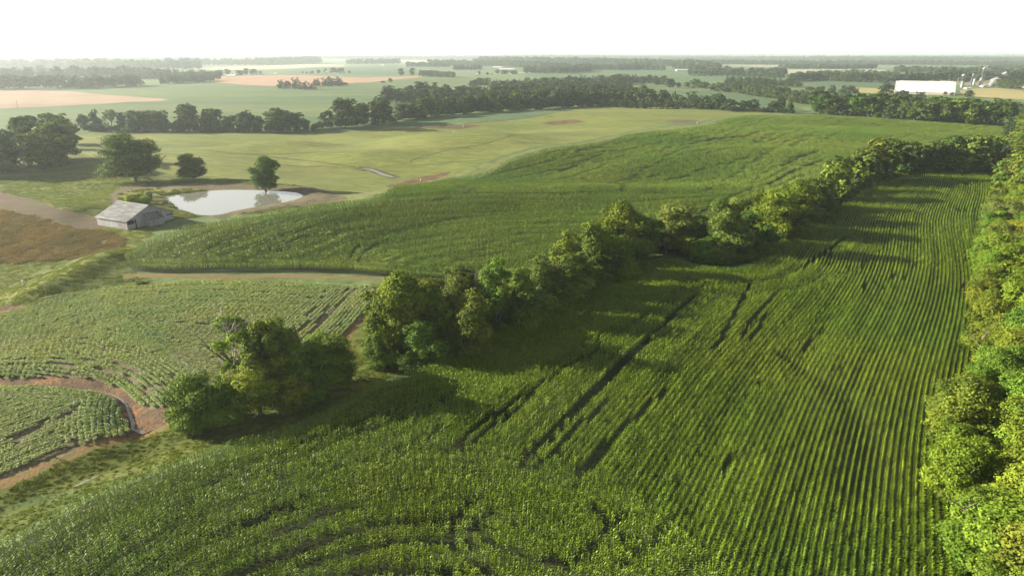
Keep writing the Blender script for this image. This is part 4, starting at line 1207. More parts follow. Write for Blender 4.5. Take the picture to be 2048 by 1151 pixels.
# row behind the yellow-green field
c = 'the row behind the soybean field'
for a in [(168, 262, 38, 'oval', 'deep', 16), (200, 261, 48, 'vine', 'deep', 32), (225, 259, 42, 'airy', 'grey', 32), (247, 262, 40, 'oval', 'deep', 18), (272, 263, 45, 'vine', 'deep', 40), (298, 263, 44, 'round', 'deep', 45), (322, 263, 44, 'round', 'deep', 42), (378, 262, 57, 'round', 'deep', 55), (405, 263, 44, 'vine', 'deep', 35), (428, 263, 48, 'round', 'deep', 50), (462, 264, 36, 'round', 'deep', 40),
          (492, 264, 46, 'round', 'deep', 42), (520, 264, 36, 'vine', 'deep', 30), (560, 264, 52, 'round', 'deep', 62), (590, 263, 42, 'round', 'deep', 45), (612, 262, 30, 'bush', 'deep', 30), (655, 256, 38, 'round', 'dark', 32), (690, 256, 62, 'round', 'deep', 58), (725, 250, 46, 'round', 'deep', 44), (758, 247, 55, 'round', 'deep', 52), (776, 244, 36, 'oval', 'deep', 28),
          (345, 262, 24, 'bush', 'deep', 30), (182, 262, 14, 'bush', 'deep', 30), (240, 263, 16, 'bush', 'deep', 40), (440, 264, 16, 'bush', 'deep', 40), (540, 264, 16, 'bush', 'deep', 40), (640, 259, 18, 'bush', 'deep', 30), (210, 263, 14, 'bush', 'deep', 34), (395, 264, 16, 'bush', 'deep', 40)]:
    px_tree(a[0], a[1], a[2], a[3], a[4], c, a[5])

def row(c, pts, h0, h1, step, kinds=('round',), tones=('deep', 'dark'), layers=1, dl=12.0, jit=.22, wf=.95):
    """trees along a line given in picture pixels; step is in tree heights"""
    P = W([(a, b) for a, b in pts])
    P = np.asarray(P, float)
    seg = np.linalg.norm(np.diff(P, axis=0), axis=1); S = np.concatenate([[0], np.cumsum(seg)])
    for ly in range(layers):
        s = R.uniform(0, 4)
        while s < S[-1]:
            t = s / S[-1]
            x = np.interp(s, S, P[:, 0]); y = np.interp(s, S, P[:, 1])
            dd = math.hypot(x, y)
            k = 1 + (ly * dl + R.gauss(0, 2)) / dd
            x, y = x * k, y * k
            _, _, dep = proj(x, y, 0)
            hm = (h0 + (h1 - h0) * t) * dep / FPX * R.uniform(1 - jit, 1 + jit)
            u = 1024 + FPX * x / dep
            SPECS.append(dict(x=x, y=y, h=hm, w=hm * wf * R.uniform(.85, 1.15), kind=R.choice(kinds), tone=R.choice(tones), row=c, px=hm * FPX / dep, u=float(u)))
            s += hm * step * R.uniform(.7, 1.3)

row('the wood edge behind the flat green strip', [(796, 241), (860, 234), (930, 228), (1000, 223), (1080, 219), (1160, 213)], 40, 30, .42, ('round', 'vine'), ('deep', 'dark', 'dark', 'mid'), 1, 12, .3)
row('the wood edge above the soybean field', [(1165, 212), (1230, 210), (1300, 213), (1370, 215), (1445, 220)], 30, 26, .42, ('round', 'vine'), ('deep', 'dark'), 1, 12, .3)
row('the wood beyond the field edge', [(772, 210), (850, 208), (940, 210), (1020, 207), (1100, 206), (1180, 203), (1300, 204)], 32, 24, .6, ('round', 'vine'), ('dark', 'deep', 'mid'), 3, 30)
row('the wood behind the field edge', [(1000, 196), (1100, 194), (1200, 192), (1260, 192)], 24, 20, .6, ('round',), ('deep', 'dark', 'mid'), 3, 45)
for a in [(1458, 221, 26, 'round', 34), (1484, 222, 24, 'oval', 22), (1503, 222, 26, 'round', 28), (1512, 223, 22, 'vine', 20), (1545, 223, 24, 'round', 26), (1560, 223, 28, 'round', 26), (1572, 226, 16, 'bush', 20), (1580, 227, 24, 'oval', 14), (1532, 224, 10, 'bush', 20), (1470, 223, 10, 'bush', 30)]:
    px_tree(a[0], a[1], a[2], a[3], 'deep', 'the broken line above the corn', a[4])
row('the line beyond the far corn', [(1632, 229), (1700, 231), (1780, 237), (1860, 243), (1930, 247), (1998, 251)], 40, 46, .5, ('round', 'vine', 'oval'), ('dark', 'mid', 'deep', 'dark'), 2, 14)
row('the belt below the white shed', [(1470, 186), (1530, 195), (1590, 205), (1640, 211), (1720, 217), (1800, 222), (1900, 226), (2060, 236)], 20, 26, .6, ('round', 'vine'), ('dark', 'mid', 'mid'), 2, 22)
row('the tree line before the far yellow strip', [(940, 175), (985, 175), (1060, 176), (1130, 176)], 17, 18, .6, ('round',), ('deep', 'dark'), 1)
row('the far wood right of the yellow strip', [(1060, 186), (1130, 184), (1190, 182), (1250, 184)], 20, 18, .6, ('round',), ('deep', 'dark', 'mid'), 3, 60)
row('the far wood near the picture middle', [(1125, 172), (1200, 172), (1260, 168), (1330, 170)], 17, 14, .6, ('round',), ('deep', 'dark'), 2, 70)
for a in [(1340, 176, 20, 26), (1357, 176, 12, 12), (1374, 176, 13, 15), (1392, 177, 20, 28), (1410, 180, 18, 26), (1440, 184, 20, 30), (1455, 184, 16, 20), (1425, 180, 14, 20)]:
    px_tree(a[0], a[1], a[2], 'round', 'deep', 'the loose middle-distance group', a[3])
row('the hedge beyond the green valley', [(1450, 170), (1500, 172), (1560, 174), (1600, 176)], 14, 16, .7, ('round',), ('deep', 'dark'), 2, 40)
for a in [(1662, 186, 17, 'round', 22), (1684, 187, 17, 'round', 24), (1702, 187, 17, 'oval', 20), (1712, 187, 12, 'round', 10), (1640, 184, 12, 'round', 24), (1620, 183, 10, 'round', 20)]:
    px_tree(a[0], a[1], a[2], a[3], 'dark', 'the group left of the white shed', a[4])
for a in [(1770, 189, 24, 'round', 'deep', 34), (1790, 197, 18, 'round', 'deep', 30), (1805, 197, 18, 'round', 'deep', 24), (1838, 195, 14, 'round', 'dark', 20), (1820, 197, 11, 'bush', 'mid', 18), (1890, 191, 9, 'bush', 'dark', 10), (1903, 192, 8, 'bush', 'dark', 10), (1937, 196, 17, 'round', 'dark', 22)]:
    px_tree(a[0], a[1], a[2], a[3], a[4], 'the trees round the white shed', a[5])
row('the wood behind the white shed', [(1580, 164), (1640, 160), (1700, 164), (1780, 166), (1860, 166)], 15, 19, .6, ('round',), ('deep', 'dark'), 2, 50)
row('the wood behind the grain bins', [(1870, 164), (1960, 165), (2070, 166)], 21, 22, .6, ('round',), ('deep', 'dark'), 2, 60)
row('the trees right of the grain bins', [(1995, 176), (2030, 180), (2075, 183)], 17, 20, .7, ('round',), ('deep', 'dark'), 1, 60)
row('the long wood at the far left', [(-60, 180), (20, 180), (110, 178), (200, 176), (285, 172)], 27, 20, .62, ('round',), ('deep', 'dark'), 2, 45)
row('the second wood at the far left', [(-60, 162), (60, 160), (150, 158), (240, 156), (330, 160), (440, 161)], 24, 16, .7, ('round',), ('deep', 'dark'), 2, 90)
row('the square wood left of the clay field', [(325, 168), (380, 166), (428, 163)], 16, 15, .55, ('round',), ('deep',), 2, 50, .08)
for a in [(560, 178, 19, 20), (575, 178, 17, 20), (590, 178, 24, 20), (606, 179, 18, 20), (622, 179, 15, 18), (635, 172, 15, 22), (650, 172, 18, 24), (668, 172, 20, 26), (682, 172, 16, 22), (692, 172, 8, 10)]:
    px_tree(a[0], a[1], a[2], 'round', 'deep', 'the dark copse on the clay field', a[3])
for a in [(803, 152, 16, 15), (825, 152, 17, 13), (781, 165, 9, 11), (766, 166, 4, 12)]:
    px_tree(a[0], a[1], a[2], 'round', 'deep', 'the lone trees by the clay field', a[3])
row('the clipped row right of the lone trees', [(842, 153), (870, 154), (908, 156)], 13, 10, .6, ('round',), ('deep',), 2, 40, .1)
for a in [(440, 151, 12, 16), (455, 151, 14, 14), (480, 151, 12, 24), (492, 150, 14, 14), (507, 150, 13, 18), (521, 150, 8, 10), (427, 152, 10, 20), (412, 153, 11, 24)]:
    px_tree(a[0], a[1], a[2], 'round', 'deep', 'the farmyard beyond the clay field', a[3])
for a in [(606, 147, 5, 4), (613, 147, 4, 5), (622, 147, 4, 8), (637, 147, 8, 10), (651, 147, 11, 8), (668, 147, 12, 16), (682, 147, 12, 18), (699, 147, 6, 8), (626, 147, 6, 5)]:
    px_tree(a[0], a[1], a[2], 'round', 'deep', 'the small far homestead', a[3])
for a in [(958, 150, 8, 8), (975, 150, 6, 8), (984, 150, 4, 4), (995, 148, 9, 14), (1010, 149, 9, 20), (1028, 149, 9, 20)]:
    px_tree(a[0], a[1], a[2], 'round', 'deep', 'the far white house', a[3])
FARROWS = [([(160, 263), (380, 264), (630, 264)], 15, 1), ([(640, 258), (720, 252), (790, 245)], 15, 1), ([(796, 241), (930, 228), (1160, 213), (1445, 220)], 14, 1), ([(1440, 221), (1590, 227)], 9, 1), ([(-60, 140), (120, 139), (280, 140), (400, 139)], 17, 4), ([(360, 132), (520, 131), (640, 127)], 12, 3), ([(-60, 131), (200, 128), (400, 126)], 10, 3), ([(695, 129), (800, 129)], 10, 2), ([(815, 135), (900, 135)], 9, 2), ([(860, 132), (1000, 133), (1130, 141)], 11, 3),
           ([(910, 141), (960, 141)], 9, 2), ([(1050, 147), (1120, 148), (1180, 144)], 11, 3), ([(960, 128), (1200, 131), (1400, 136)], 12, 4), ([(1130, 139), (1240, 141), (1300, 138)], 10, 3), ([(1290, 141), (1330, 142)], 9, 1), ([(1380, 152), (1480, 154), (1570, 157)], 14, 3), ([(1350, 138), (1440, 143)], 14, 3), ([(1560, 138), (1650, 139), (1750, 139)], 9, 2), ([(1580, 158), (1620, 158), (1650, 159)], 10, 2),
           ([(1400, 129), (1600, 131), (1800, 130), (2080, 133)], 8, 4), ([(1510, 149), (1570, 151)], 10, 2), ([(1690, 148), (1730, 150), (1800, 152)], 9, 1), ([(1790, 146), (1930, 148), (2080, 150)], 12, 2), ([(1980, 138), (2060, 138)], 7, 2), ([(-60, 122), (500, 119), (1000, 120), (1500, 123), (2080, 124)], 6, 4), ([(-60, 116), (500, 114), (1000, 114), (1500, 117), (2080, 118)], 4, 4), ([(-60, 112.5), (1000, 111.5), (2080, 114)], 3, 3), ([(-60, 149), (60, 148), (170, 149)], 9, 2)]
n_before = len(SPECS)
for pts, h, ly in FARROWS:
    row('far', pts, h, h, .75, ('round',), ('deep', 'dark', 'mid'), ly, max(60, 500 * (130 - min(pts[0][1], 128)) / 10), .25, 1.05)
print("tree specs", n_before, len(SPECS))

# the three hundred that show largest become things of their own; everything farther is one woodland
named = [s for s in SPECS if s['row'] != 'far']
named.sort(key=lambda s: -s['px'] * (1 if 'bush' != s['kind'] else .8))
tr_, bu_ = [s for s in named if s['kind'] != 'bush'], [s for s in named if s['kind'] == 'bush']
things, rest = tr_[:298] + bu_[:90], tr_[298:] + bu_[90:] + [s for s in SPECS if s['row'] == 'far']
byrow = {}
for s in things: byrow.setdefault(s['row'], []).append(s)
SPECIAL = {'pond1': "largest broad tree standing on the grass beside the pond", 'pond2': "small round tree on the bank behind the pond", 'pond3': "slim upright tree on the far bank of the pond with its trunk at the water",
           'ditch1': "low dark bush beside the clay strip below the hill corn"}
END = {c: 'near' for c in BELT + ['the field edge of the right tree belt']}
END.update({'the hedgerow between corn fields': 'near', 'the clump beside the red clay ditch': 'left'})
GROUPS = {}
def link_copy(src, parent=None, name=None):
    o = src.copy(); COL.objects.link(o)
    if parent: o.parent = parent
    return o
for rw, lst in byrow.items():
    if END.get(rw) == 'near': lst.sort(key=lambda s: math.hypot(s['x'], s['y']))
    else: lst.sort(key=lambda s: s['u'])
    for i, s in enumerate(lst):
        key = s['kind']
        _, _, dep = proj(s['x'], s['y'], 0)
        if dep > 230 and s['row'][:4] != 'pond': key = {'round': 'mround', 'oval': 'moval', 'vine': 'mvine', 'bush': 'mbush', 'airy': 'airy'}[key]
        if dep > 900 and s['kind'] != 'bush': key = {'round': 'fround', 'oval': 'moval', 'vine': 'fvine', 'airy': 'moval'}[s['kind']]
        crown, trunk, H0 = KINDS[key][R.randrange(len(KINDS[key]))]
        sz = s['h'] / H0
        nat = {'round': .78, 'oval': .54, 'vine': .70, 'bush': 1.2, 'airy': .62}[s['kind']] * s['h']
        sw = sz * (s['w'] / nat if s['w'] else R.uniform(.9, 1.15))
        sw = min(max(sw, sz * .6), sz * 1.7)
        tint, word = TONES[s['tone']]
        tc = tuple(min(4, v * R.uniform(.88, 1.14)) for v in tint) + (1,)
        z = hz(s['x'], s['y'])
        isb = s['kind'] == 'bush'
        nm = 'bush' if isb else 'tree'
        if trunk is None:
            root = link_copy(crown); root.name = nm
            root.color = tc
        else:
            root = empty(nm, (0, 0, 0))
            cr = link_copy(crown, root); cr.name = 'crown'; cr.color = tc
            tr = link_copy(trunk, root); tr.name = 'trunk'
        root.location = (s['x'], s['y'], z); root.rotation_euler = (0, 0, R.uniform(0, 6.28)); root.scale = (sw, sw, sz)
        if rw in SPECIAL: lab = SPECIAL[rw]
        else:
            end = 'near end' if END.get(rw) == 'near' else 'left'
            lab = f"{word} {'bush' if isb else 'tree'}, {ordinal(i + 1)} from the {end} in {rw}" if end != 'near end' else f"{word} {'bush' if isb else 'tree'}, {ordinal(i + 1)} from the camera in {rw}"
        tag(root, lab, nm, ("trees of " + rw[4:]) if rw not in SPECIAL else "trees round the pond")
# woodland: the rest
P = []; ro = []; sc = []
for s in rest:
    z = hz(s['x'], s['y']); sz = s['h'] / 13.0
    P.append((s['x'], s['y'], z)); ro.append((0, 0, R.uniform(0, 6.28)))
    sw = max(sz * .9, (s['w'] or s['h'] * .8) / 13.0 * 1.25)
    sc.append((sw, sw, sz))
FOREST = leaf_mat("woodland_leaf", (0.020, 0.042, 0.016), (0.070, 0.100, 0.030), 0.15, 0.7, 0.15, wscale=0.004, wcols=[(0.8, .9, .9), (1.2, 1.15, 1.0)], rnd=0.3)
wp_ = []
for i in range(4):
    q, T = make_crown('round', 13.0, 420, 1.15, 300 + i)
    wp_.append(quads_mesh("woodland_tree", q, T, FOREST))
for i in range(4):
    q, T = make_crown('round' if i < 3 else 'vine', 13.0, 1700, .60, 320 + i)
    wp_.append(quads_mesh("woodland_tree", q, T, FOREST))
wi = np.array([R.randrange(4, 8) if s['y'] < 1500 else R.randrange(4) for s in rest])
gn_scatter("woodland", P, ro, sc, wp_, "distant woods and hedges across the hazy plain", "woods", idx=wi)
print("cut px", tr_[297]["px"], len(bu_)); print("trees", len(things), "woodland", len(rest))

# bare dead branches leaning out of the clump
m = MB(); rb = random.Random(3)
def twig(p, d, L, r, dep):
    q = p
    for i in range(4):
        d = (d + Vector((rb.gauss(0, .12), rb.gauss(0, .12), rb.gauss(0, .06)))).normalized()
        q2 = q + d * L / 4; m.bar(q, q2, r * (1 - i * .18), 5, r * (1 - (i + 1) * .18)); q = q2
        if dep and i > 0:
            for _ in range(2):
                twig(q, (d + Vector((rb.gauss(0, .5), rb.gauss(0, .5), rb.gauss(0, .4)))).normalized(), L * .5, r * .5, dep - 1)
pd = W([(482, 815)])[0]
twig(Vector((0, 0, -.3)), Vector((-.25, .1, 1)), 9.5, .16, 3)
twig(Vector((.3, 0, -.3)), Vector((-.5, -.1, .9)), 8, .12, 3)
o = m.build("dead_tree", PALEBARK); o.location = (pd[0], pd[1], hz(*pd))
tag(o, "bare grey dead tree with leaning branches at the left of the clump", "dead tree")

# ------------------------------------------------------------------ the barn
WOOD = plain_mat("weathered_boards", (0.15, 0.152, 0.158), (0.29, 0.292, 0.305), 1.2, 0.85, (5.0, 5.0, 0.25), spec=.15, lo=.3, hi=.62)
WOODDARK = plain_mat("old_red_boards", (0.14, 0.08, 0.07), (0.30, 0.24, 0.22), 2.0, 0.9, (4, 4, .3), spec=.1)
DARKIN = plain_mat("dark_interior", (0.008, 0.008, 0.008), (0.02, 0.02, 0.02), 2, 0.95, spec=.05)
def tin_mat():
    m, nt, out = new_mat("weathered_tin")
    tc = N(nt, "ShaderNodeTexCoord")
    mp = N(nt, "ShaderNodeMapping"); mp.inputs['Scale'].default_value = (1.6, 0.35, 0.6)
    nt.links.new(tc.outputs['Object'], mp.inputs['Vector'])
    n1 = noise(nt, mp.outputs[0], 0.9, 3, 0.5)
    r = ramp(nt, [(0.36, (0.035, 0.036, 0.038)), (0.46, (0.075, 0.078, 0.083)), (0.60, (0.115, 0.12, 0.128))])
    nt.links.new(n1, r.inputs[0])
    br = N(nt, "ShaderNodeTexBrick"); br.inputs['Scale'].default_value = 1.0
    br.inputs['Brick Width'].default_value = 0.8; br.inputs['Row Height'].default_value = 2.4; br.inputs['Mortar Size'].default_value = 0.02
    br.inputs['Color1'].default_value = (0.72, 0.72, 0.72, 1); br.inputs['Color2'].default_value = (1.15, 1.15, 1.15, 1); br.inputs['Mortar'].default_value = (.5, .5, .5, 1)
    nt.links.new(tc.outputs['Object'], br.inputs['Vector'])
    c = mixc(nt, 1.0, r.outputs[0], br.outputs['Color'], 'MULTIPLY')
    n3 = noise(nt, mp.outputs[0], 2.6, 3, 0.6)
    r3 = ramp(nt, [(0.64, (0, 0, 0)), (0.70, (1, 1, 1))]); nt.links.new(n3, r3.inputs[0])
    c = mixc(nt, r3.outputs[0], c, (0.03, 0.026, 0.025))
    w = N(nt, "ShaderNodeTexWave"); w.inputs['Scale'].default_value = 2.0; w.bands_direction = 'X'
    nt.links.new(tc.outputs['Object'], w.inputs['Vector'])
    b = N(nt, "ShaderNodeBump"); b.inputs['Distance'].default_value = .03; b.inputs['Strength'].default_value = .5
    nt.links.new(w.outputs['Fac'], b.inputs['Height'])
    p = N(nt, "ShaderNodeBsdfPrincipled"); p.inputs['Roughness'].default_value = .6; p.inputs['Metallic'].default_value = .15
    nt.links.new(c, p.inputs['Base Color']); nt.links.new(b.outputs[0], p.inputs['Normal']); nt.links.new(p.outputs[0], out.inputs[0])
    return m
TIN = tin_mat()
g0, g1, l1 = unproj([(256, 459.5), (348, 437.5), (203, 445)], lambda x, y: np.full_like(np.asarray(x, float), BARN_Z))
gd = (g1 - g0); GW = float(np.linalg.norm(gd)); gang = math.atan2(gd[1], gd[0])
LL = float(np.linalg.norm(l1 - g0)) * 1.0
bz = BARN_Z - 0.05
barn = empty("barn", (float(g0[0]), float(g0[1]), bz), gang)
tag(barn, "weathered grey board barn with patched tin roof beside the pond", "barn")
# local axes: x along the gable wall, y away from the camera along the ridge (length LL), z up
EH, RH, RX = 2.5, 5.7, GW * 0.485
print('barn', GW, LL, np.degrees(gang)); LL = 13.2
def wall_h(x): return EH + (RH - EH) * (1 - abs(x - RX) / (RX if x < RX else GW - RX))
m = MB()
xs = np.arange(0, GW, .28)
rb = random.Random(11)
def boards(m, xa, xb, z0f, z1f, y, t=.05, step=.28):
    x = xa
    while x < xb - .01:
        x2 = min(x + step - .015, xb)
        yy = y + rb.uniform(-.012, .012)
        m.prism([(x, yy, z0f(x)), (x2, yy, z0f(x2)), (x2, yy + t, z0f(x2)), (x, yy + t, z0f(x))], [(x, yy, z1f(x)), (x2, yy, z1f(x2)), (x2, yy + t, z1f(x2)), (x, yy + t, z1f(x))])
        x += step
zero = lambda x: 0.0
top = lambda x: wall_h(x) - .08
K = GW / 19.0
G1, G2, G3 = 2.9 * K, 3.2 * K, 3.75 * K
# gable wall in pieces round the openings
boards(m, 0, .18, zero, top, 0); boards(m, .18, G1, zero, lambda x: 1.35, 0); boards(m, .18, G1, lambda x: 2.45, top, 0)
boards(m, G1, G2, zero, top, 0); boards(m, G2, G3, lambda x: 2.5, top, 0); boards(m, G3, GW - G1, zero, top, 0)
boards(m, GW - G1, GW - .3, zero, lambda x: 1.55, 0); boards(m, GW - G1, GW - .3, lambda x: 1.95, top, 0); boards(m, GW - .3, GW, zero, top, 0)
m.build("front_wall", WOOD, barn)
def side_wall(nm, x, y0, y1, h):
    q = MB(); y = y0
    while y < y1 - .01:
        y2 = min(y + .27, y1); o_ = rb.uniform(-.012, .012)
        q.box(x + o_, x + o_ + .05, y, y2, 0, h); y += .285
    return q.build(nm, WOOD, barn)
side_wall("side_wall", -.02, .06, LL, EH - .05); side_wall("side_wall", GW - .05, .06, LL, EH - .05)
q = MB(); boards(q, 0, GW, zero, top, LL); q.build("back_wall", WOOD, barn)
# red-brown gaps showing between the old boards of the long side
q = MB()
for y in (.6, .95, 1.3, 1.75, 2.3, 2.7, 3.3, 3.9):
    q.box(-.045, -.02, y, y + .07, .1, rb.uniform(1.5, 2.4))
q.build("worn_gap", WOODDARK, barn)
q = MB(); q.box(.1, GW - .1, .4, LL - .1, -.2, .04); q.build("earth_floor", DARKIN, barn)
q = MB()
ov, oe = .35, .45
def slope(q, xa, za, xb, zb, y0, y1, t=.07):
    q.prism([(xa, y0, za), (xb, y0, zb), (xb, y1, zb), (xa, y1, za)], [(xa, y0, za + t), (xb, y0, zb + t), (xb, y1, zb + t), (xa, y1, za + t)])
slope(q, -oe, EH - oe * (RH - EH) / RX, RX, RH, -ov, LL + ov); slope(q, RX + .004, RH, GW + oe, EH - oe * (RH - EH) / (GW - RX), -ov, LL + ov)
rf = q.build("roof", TIN, barn)
q = MB(); q.bar((RX, -ov - .02, RH + .06), (RX, LL + ov + .02, RH + .06), .13, 6); q.build("ridge_cap", WOOD, rf)
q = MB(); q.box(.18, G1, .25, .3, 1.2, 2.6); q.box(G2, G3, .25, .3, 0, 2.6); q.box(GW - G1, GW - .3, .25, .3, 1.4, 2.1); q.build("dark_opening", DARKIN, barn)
q = MB(); q.box(5.9 * K, 12.4 * K, -.22, -.06, 3.75, 4.02); q.box(5.9 * K, 12.4 * K, -.14, -.06, 3.55, 3.72); q.build("sliding_door_track", WOOD, barn)
q = MB(); q.box(3.95 * K, 6.9 * K, -.09, -.03, 1.35, 1.5); q.box(GW - G1 - .1, GW - .2, -.09, -.03, 1.9, 2.02); q.build("cross_rail", WOOD, barn)
q = MB()
for x in (6.4, 7.2, 7.8, 8.4, 9.5):
    q.box(x, x + .09, -.045, -.02, 4.1, max(4.2, min(5.1, wall_h(x) - .3)))
q.box(13.8 * K, 13.8 * K + .15, -.05, -.02, 2.6, 4.0); q.build("board_gap", WOODDARK, barn)
# lean-to
XA, XB, YB = 7.0 * K, 12.3 * K, -2.6
q = MB()
boards(q, XA, XA + .45, zero, lambda x: 2.0, YB); boards(q, XA + 2.6, XB, zero, lambda x: 2.0, YB)
y = YB + .05
for xw in (XA, XB - .05):
    y = YB + .05
    while y < -.03:
        y2 = min(y + .27, -.03); q.prism([(xw, y, 0), (xw + .05, y, 0), (xw + .05, y2, 0), (xw, y2, 0)], [(xw, y, 2.0 + 1.5 * (y - YB) / 2.6), (xw + .05, y, 2.0 + 1.5 * (y - YB) / 2.6), (xw + .05, y2, 2.0 + 1.5 * (y2 - YB) / 2.6), (xw, y2, 2.0 + 1.5 * (y2 - YB) / 2.6)]); y += .285
lt = q.build("lean_to", WOOD, barn)
q = MB()
q.prism([(XA - .25, YB - .25, 1.95), (XB + .25, YB - .25, 1.95), (XB + .25, -.06, 3.62), (XA - .25, -.06, 3.62)], [(XA - .25, YB - .25, 2.02), (XB + .25, YB - .25, 2.02), (XB + .25, -.06, 3.69), (XA - .25, -.06, 3.69)])
q.build("lean_to_roof", TIN, lt)
q = MB(); boards(q, XA + .55, XA + 2.55, lambda x: .1, lambda x: 1.75, YB + .02); dr = q.build("lean_to_door", WOOD, lt)
q = MB()
for x in (.65, 1.15, 1.7, 2.25): q.box(XA + x, XA + x + .16, YB - .03, YB - .005, .15, rb.uniform(1.5, 1.75))
q.build("door_gap", WOODDARK, lt)

# ------------------------------------------------------------------ the big white shed
WHITE = plain_mat("white_shed_roof", (0.66, 0.66, 0.66), (0.70, 0.70, 0.70), 1, .5)
GREYP = plain_mat("grey_roof_panel", (0.30, 0.31, 0.33), (0.36, 0.37, 0.38), 1, .5)
CREAM = plain_mat("cream_shed_wall", (0.36, 0.31, 0.22), (0.42, 0.36, 0.27), .5, .7)
def base_at(u, v): 
    p = W([(u, v)])[0]; return p, hz(*p)
pR, zR = base_at(1909, 190.5)
pL = pR + np.array([0, 0]); uL = 1789
_, _, depR = proj(pR[0], pR[1], zR)
yL = pR[1] + 30; xL = (uL - 1024) / FPX * (depR + 30 * CP)
pL = np.array([xL, yL])
vec = pR - pL; LS = float(np.linalg.norm(vec)); ang = math.atan2(vec[1], vec[0])
shed = empty("storage_shed", (float(pL[0]), float(pL[1]), zR - .5), ang)
tag(shed, "huge white-roofed storage shed standing beyond the far tree belt", "shed")
sc_ = depR / FPX
WH, RHs, DP = 5.5 * sc_, 22.5 * sc_, 15.0
q = MB(); q.box(0, LS, 0, .3, 0, WH); q.box(0, LS, 2 * DP - .3, 2 * DP, 0, WH); q.build("wall", CREAM, shed)
q = MB(); q.prism([(0, .3, 0), (.3, .3, 0), (.3, 2 * DP - .3, 0), (0, 2 * DP - .3, 0)], [(0, .3, WH), (.3, .3, WH), (.3, 2 * DP - .3, WH), (0, 2 * DP - .3, WH)])
for x in (0.0, LS - .3):
    q.quad((x, .3, 0), (x, 2 * DP - .3, 0), (x, 2 * DP - .3, WH), (x, DP, RHs + 3 * sc_ - .3), (x, .3, WH))
q.build("gable", GREYP, shed)
def rslab(q, x0, x1, t=.25, up=0.0):
    for s_ in (0, 1):
        ya = -.6 if s_ == 0 else 2 * DP + .6
        q.prism([(x0, ya, WH - .2 + up), (x1, ya, WH - .2 + up), (x1, DP, RHs + 3 * sc_ + up), (x0, DP, RHs + 3 * sc_ + up)][::1 if s_ == 0 else -1],
                [(x0, ya, WH - .2 + t + up), (x1, ya, WH - .2 + t + up), (x1, DP, RHs + 3 * sc_ + t + up), (x0, DP, RHs + 3 * sc_ + t + up)][::1 if s_ == 0 else -1])
q = MB(); rslab(q, LS * .055, LS * .945); q.build("roof", WHITE, shed)
q = MB(); rslab(q, -.4, LS * .055 - .02); q.build("roof_end_panel", GREYP, shed)
q = MB(); rslab(q, LS * .945 + .02, LS + .4); q.build("roof_end_panel", GREYP, shed)

# ------------------------------------------------------------------ the grain elevator
STEEL = plain_mat("galvanised_steel", (0.12, 0.13, 0.14), (0.18, 0.19, 0.20), .4, .45, (1, 1, 4), metal=.3)
PALESTEEL = plain_mat("pale_bin_steel", (0.24, 0.25, 0.26), (0.31, 0.32, 0.33), .4, .4, (1, 1, 4), metal=.2)
FARD = 1180.0
def far_pt(u, dist):
    """ground point at a given distance ahead, in the direction of picture column u"""
    dep = dist * CP + CAM_H * SP
    x = (u - 1024) / FPX * dep
    return x, dist, hz(x, dist), dep / FPX
def grain_bin(u, dist, vt, vb, rpx, label, steel, cone=.28, hopper=False):
    x, y, z, s_ = far_pt(u, dist)
    _, v0, _ = proj(x, y, z)
    ztop = (v0 - vt) * s_; r = rpx * s_
    t = tag(empty("grain_bin", (x, y, z)), label, "grain bin", "bins and towers of the grain elevator")
    q = MB(); zc = ztop - r * cone * 1.6
    lo = (v0 - vb) * s_ if hopper else 0
    if hopper:
        q.cyl(0, 0, lo, lo + r, r * .25, r, 20); q.cyl(0, 0, lo + r, zc, r, r, 20)
    else:
        k = 6
        for i in range(k): q.cyl(0, 0, zc * i / k, zc * (i + 1) / k - .12, r, r, 24); q.cyl(0, 0, zc * (i + 1) / k - .12, zc * (i + 1) / k, r * .985, r * .985, 24)
    q.build("shell", steel, t)
    q = MB(); q.cyl(0, 0, zc, ztop, r * 1.03, r * .08, 24); rf = q.build("roof", PALESTEEL, t)
    q = MB(); q.cyl(0, 0, ztop - .1, ztop + .7, r * .1, r * .1, 10); q.build("cap", STEEL, rf)
    if hopper:
        for i in range(4):
            a = math.pi / 4 + i * math.pi / 2
            q = MB(); q.bar((math.cos(a) * r, math.sin(a) * r, -.5), (math.cos(a) * r, math.sin(a) * r, lo + r * 1.6), .2, 5); q.build("leg", STEEL, t)
    return t
grain_bin(2012, 1330, 143, 166, 14.5, "largest grain bin with a pale cone roof, farthest right of the elevator", STEEL)
grain_bin(1991, 1230, 155, 166, 11, "squat wide grain bin in front of the largest one", STEEL)
grain_bin(1982.5, 1120, 165, 175, 5.8, "smallest grain bin, low and grey, standing in front of the squat wide one", STEEL)
grain_bin(1923, 1090, 163, 178, 2.8, "slim pale hopper bin under the low tower beside the white shed", PALESTEEL, hopper=True)
grain_bin(1947, 1170, 158, 172, 2.4, "slim white hopper bin left of the tall lattice tower", PALESTEEL, hopper=True)
grain_bin(1960, 1170, 156, 172, 2.8, "slim white hopper bin at the foot of the tall lattice tower", PALESTEEL, hopper=True)
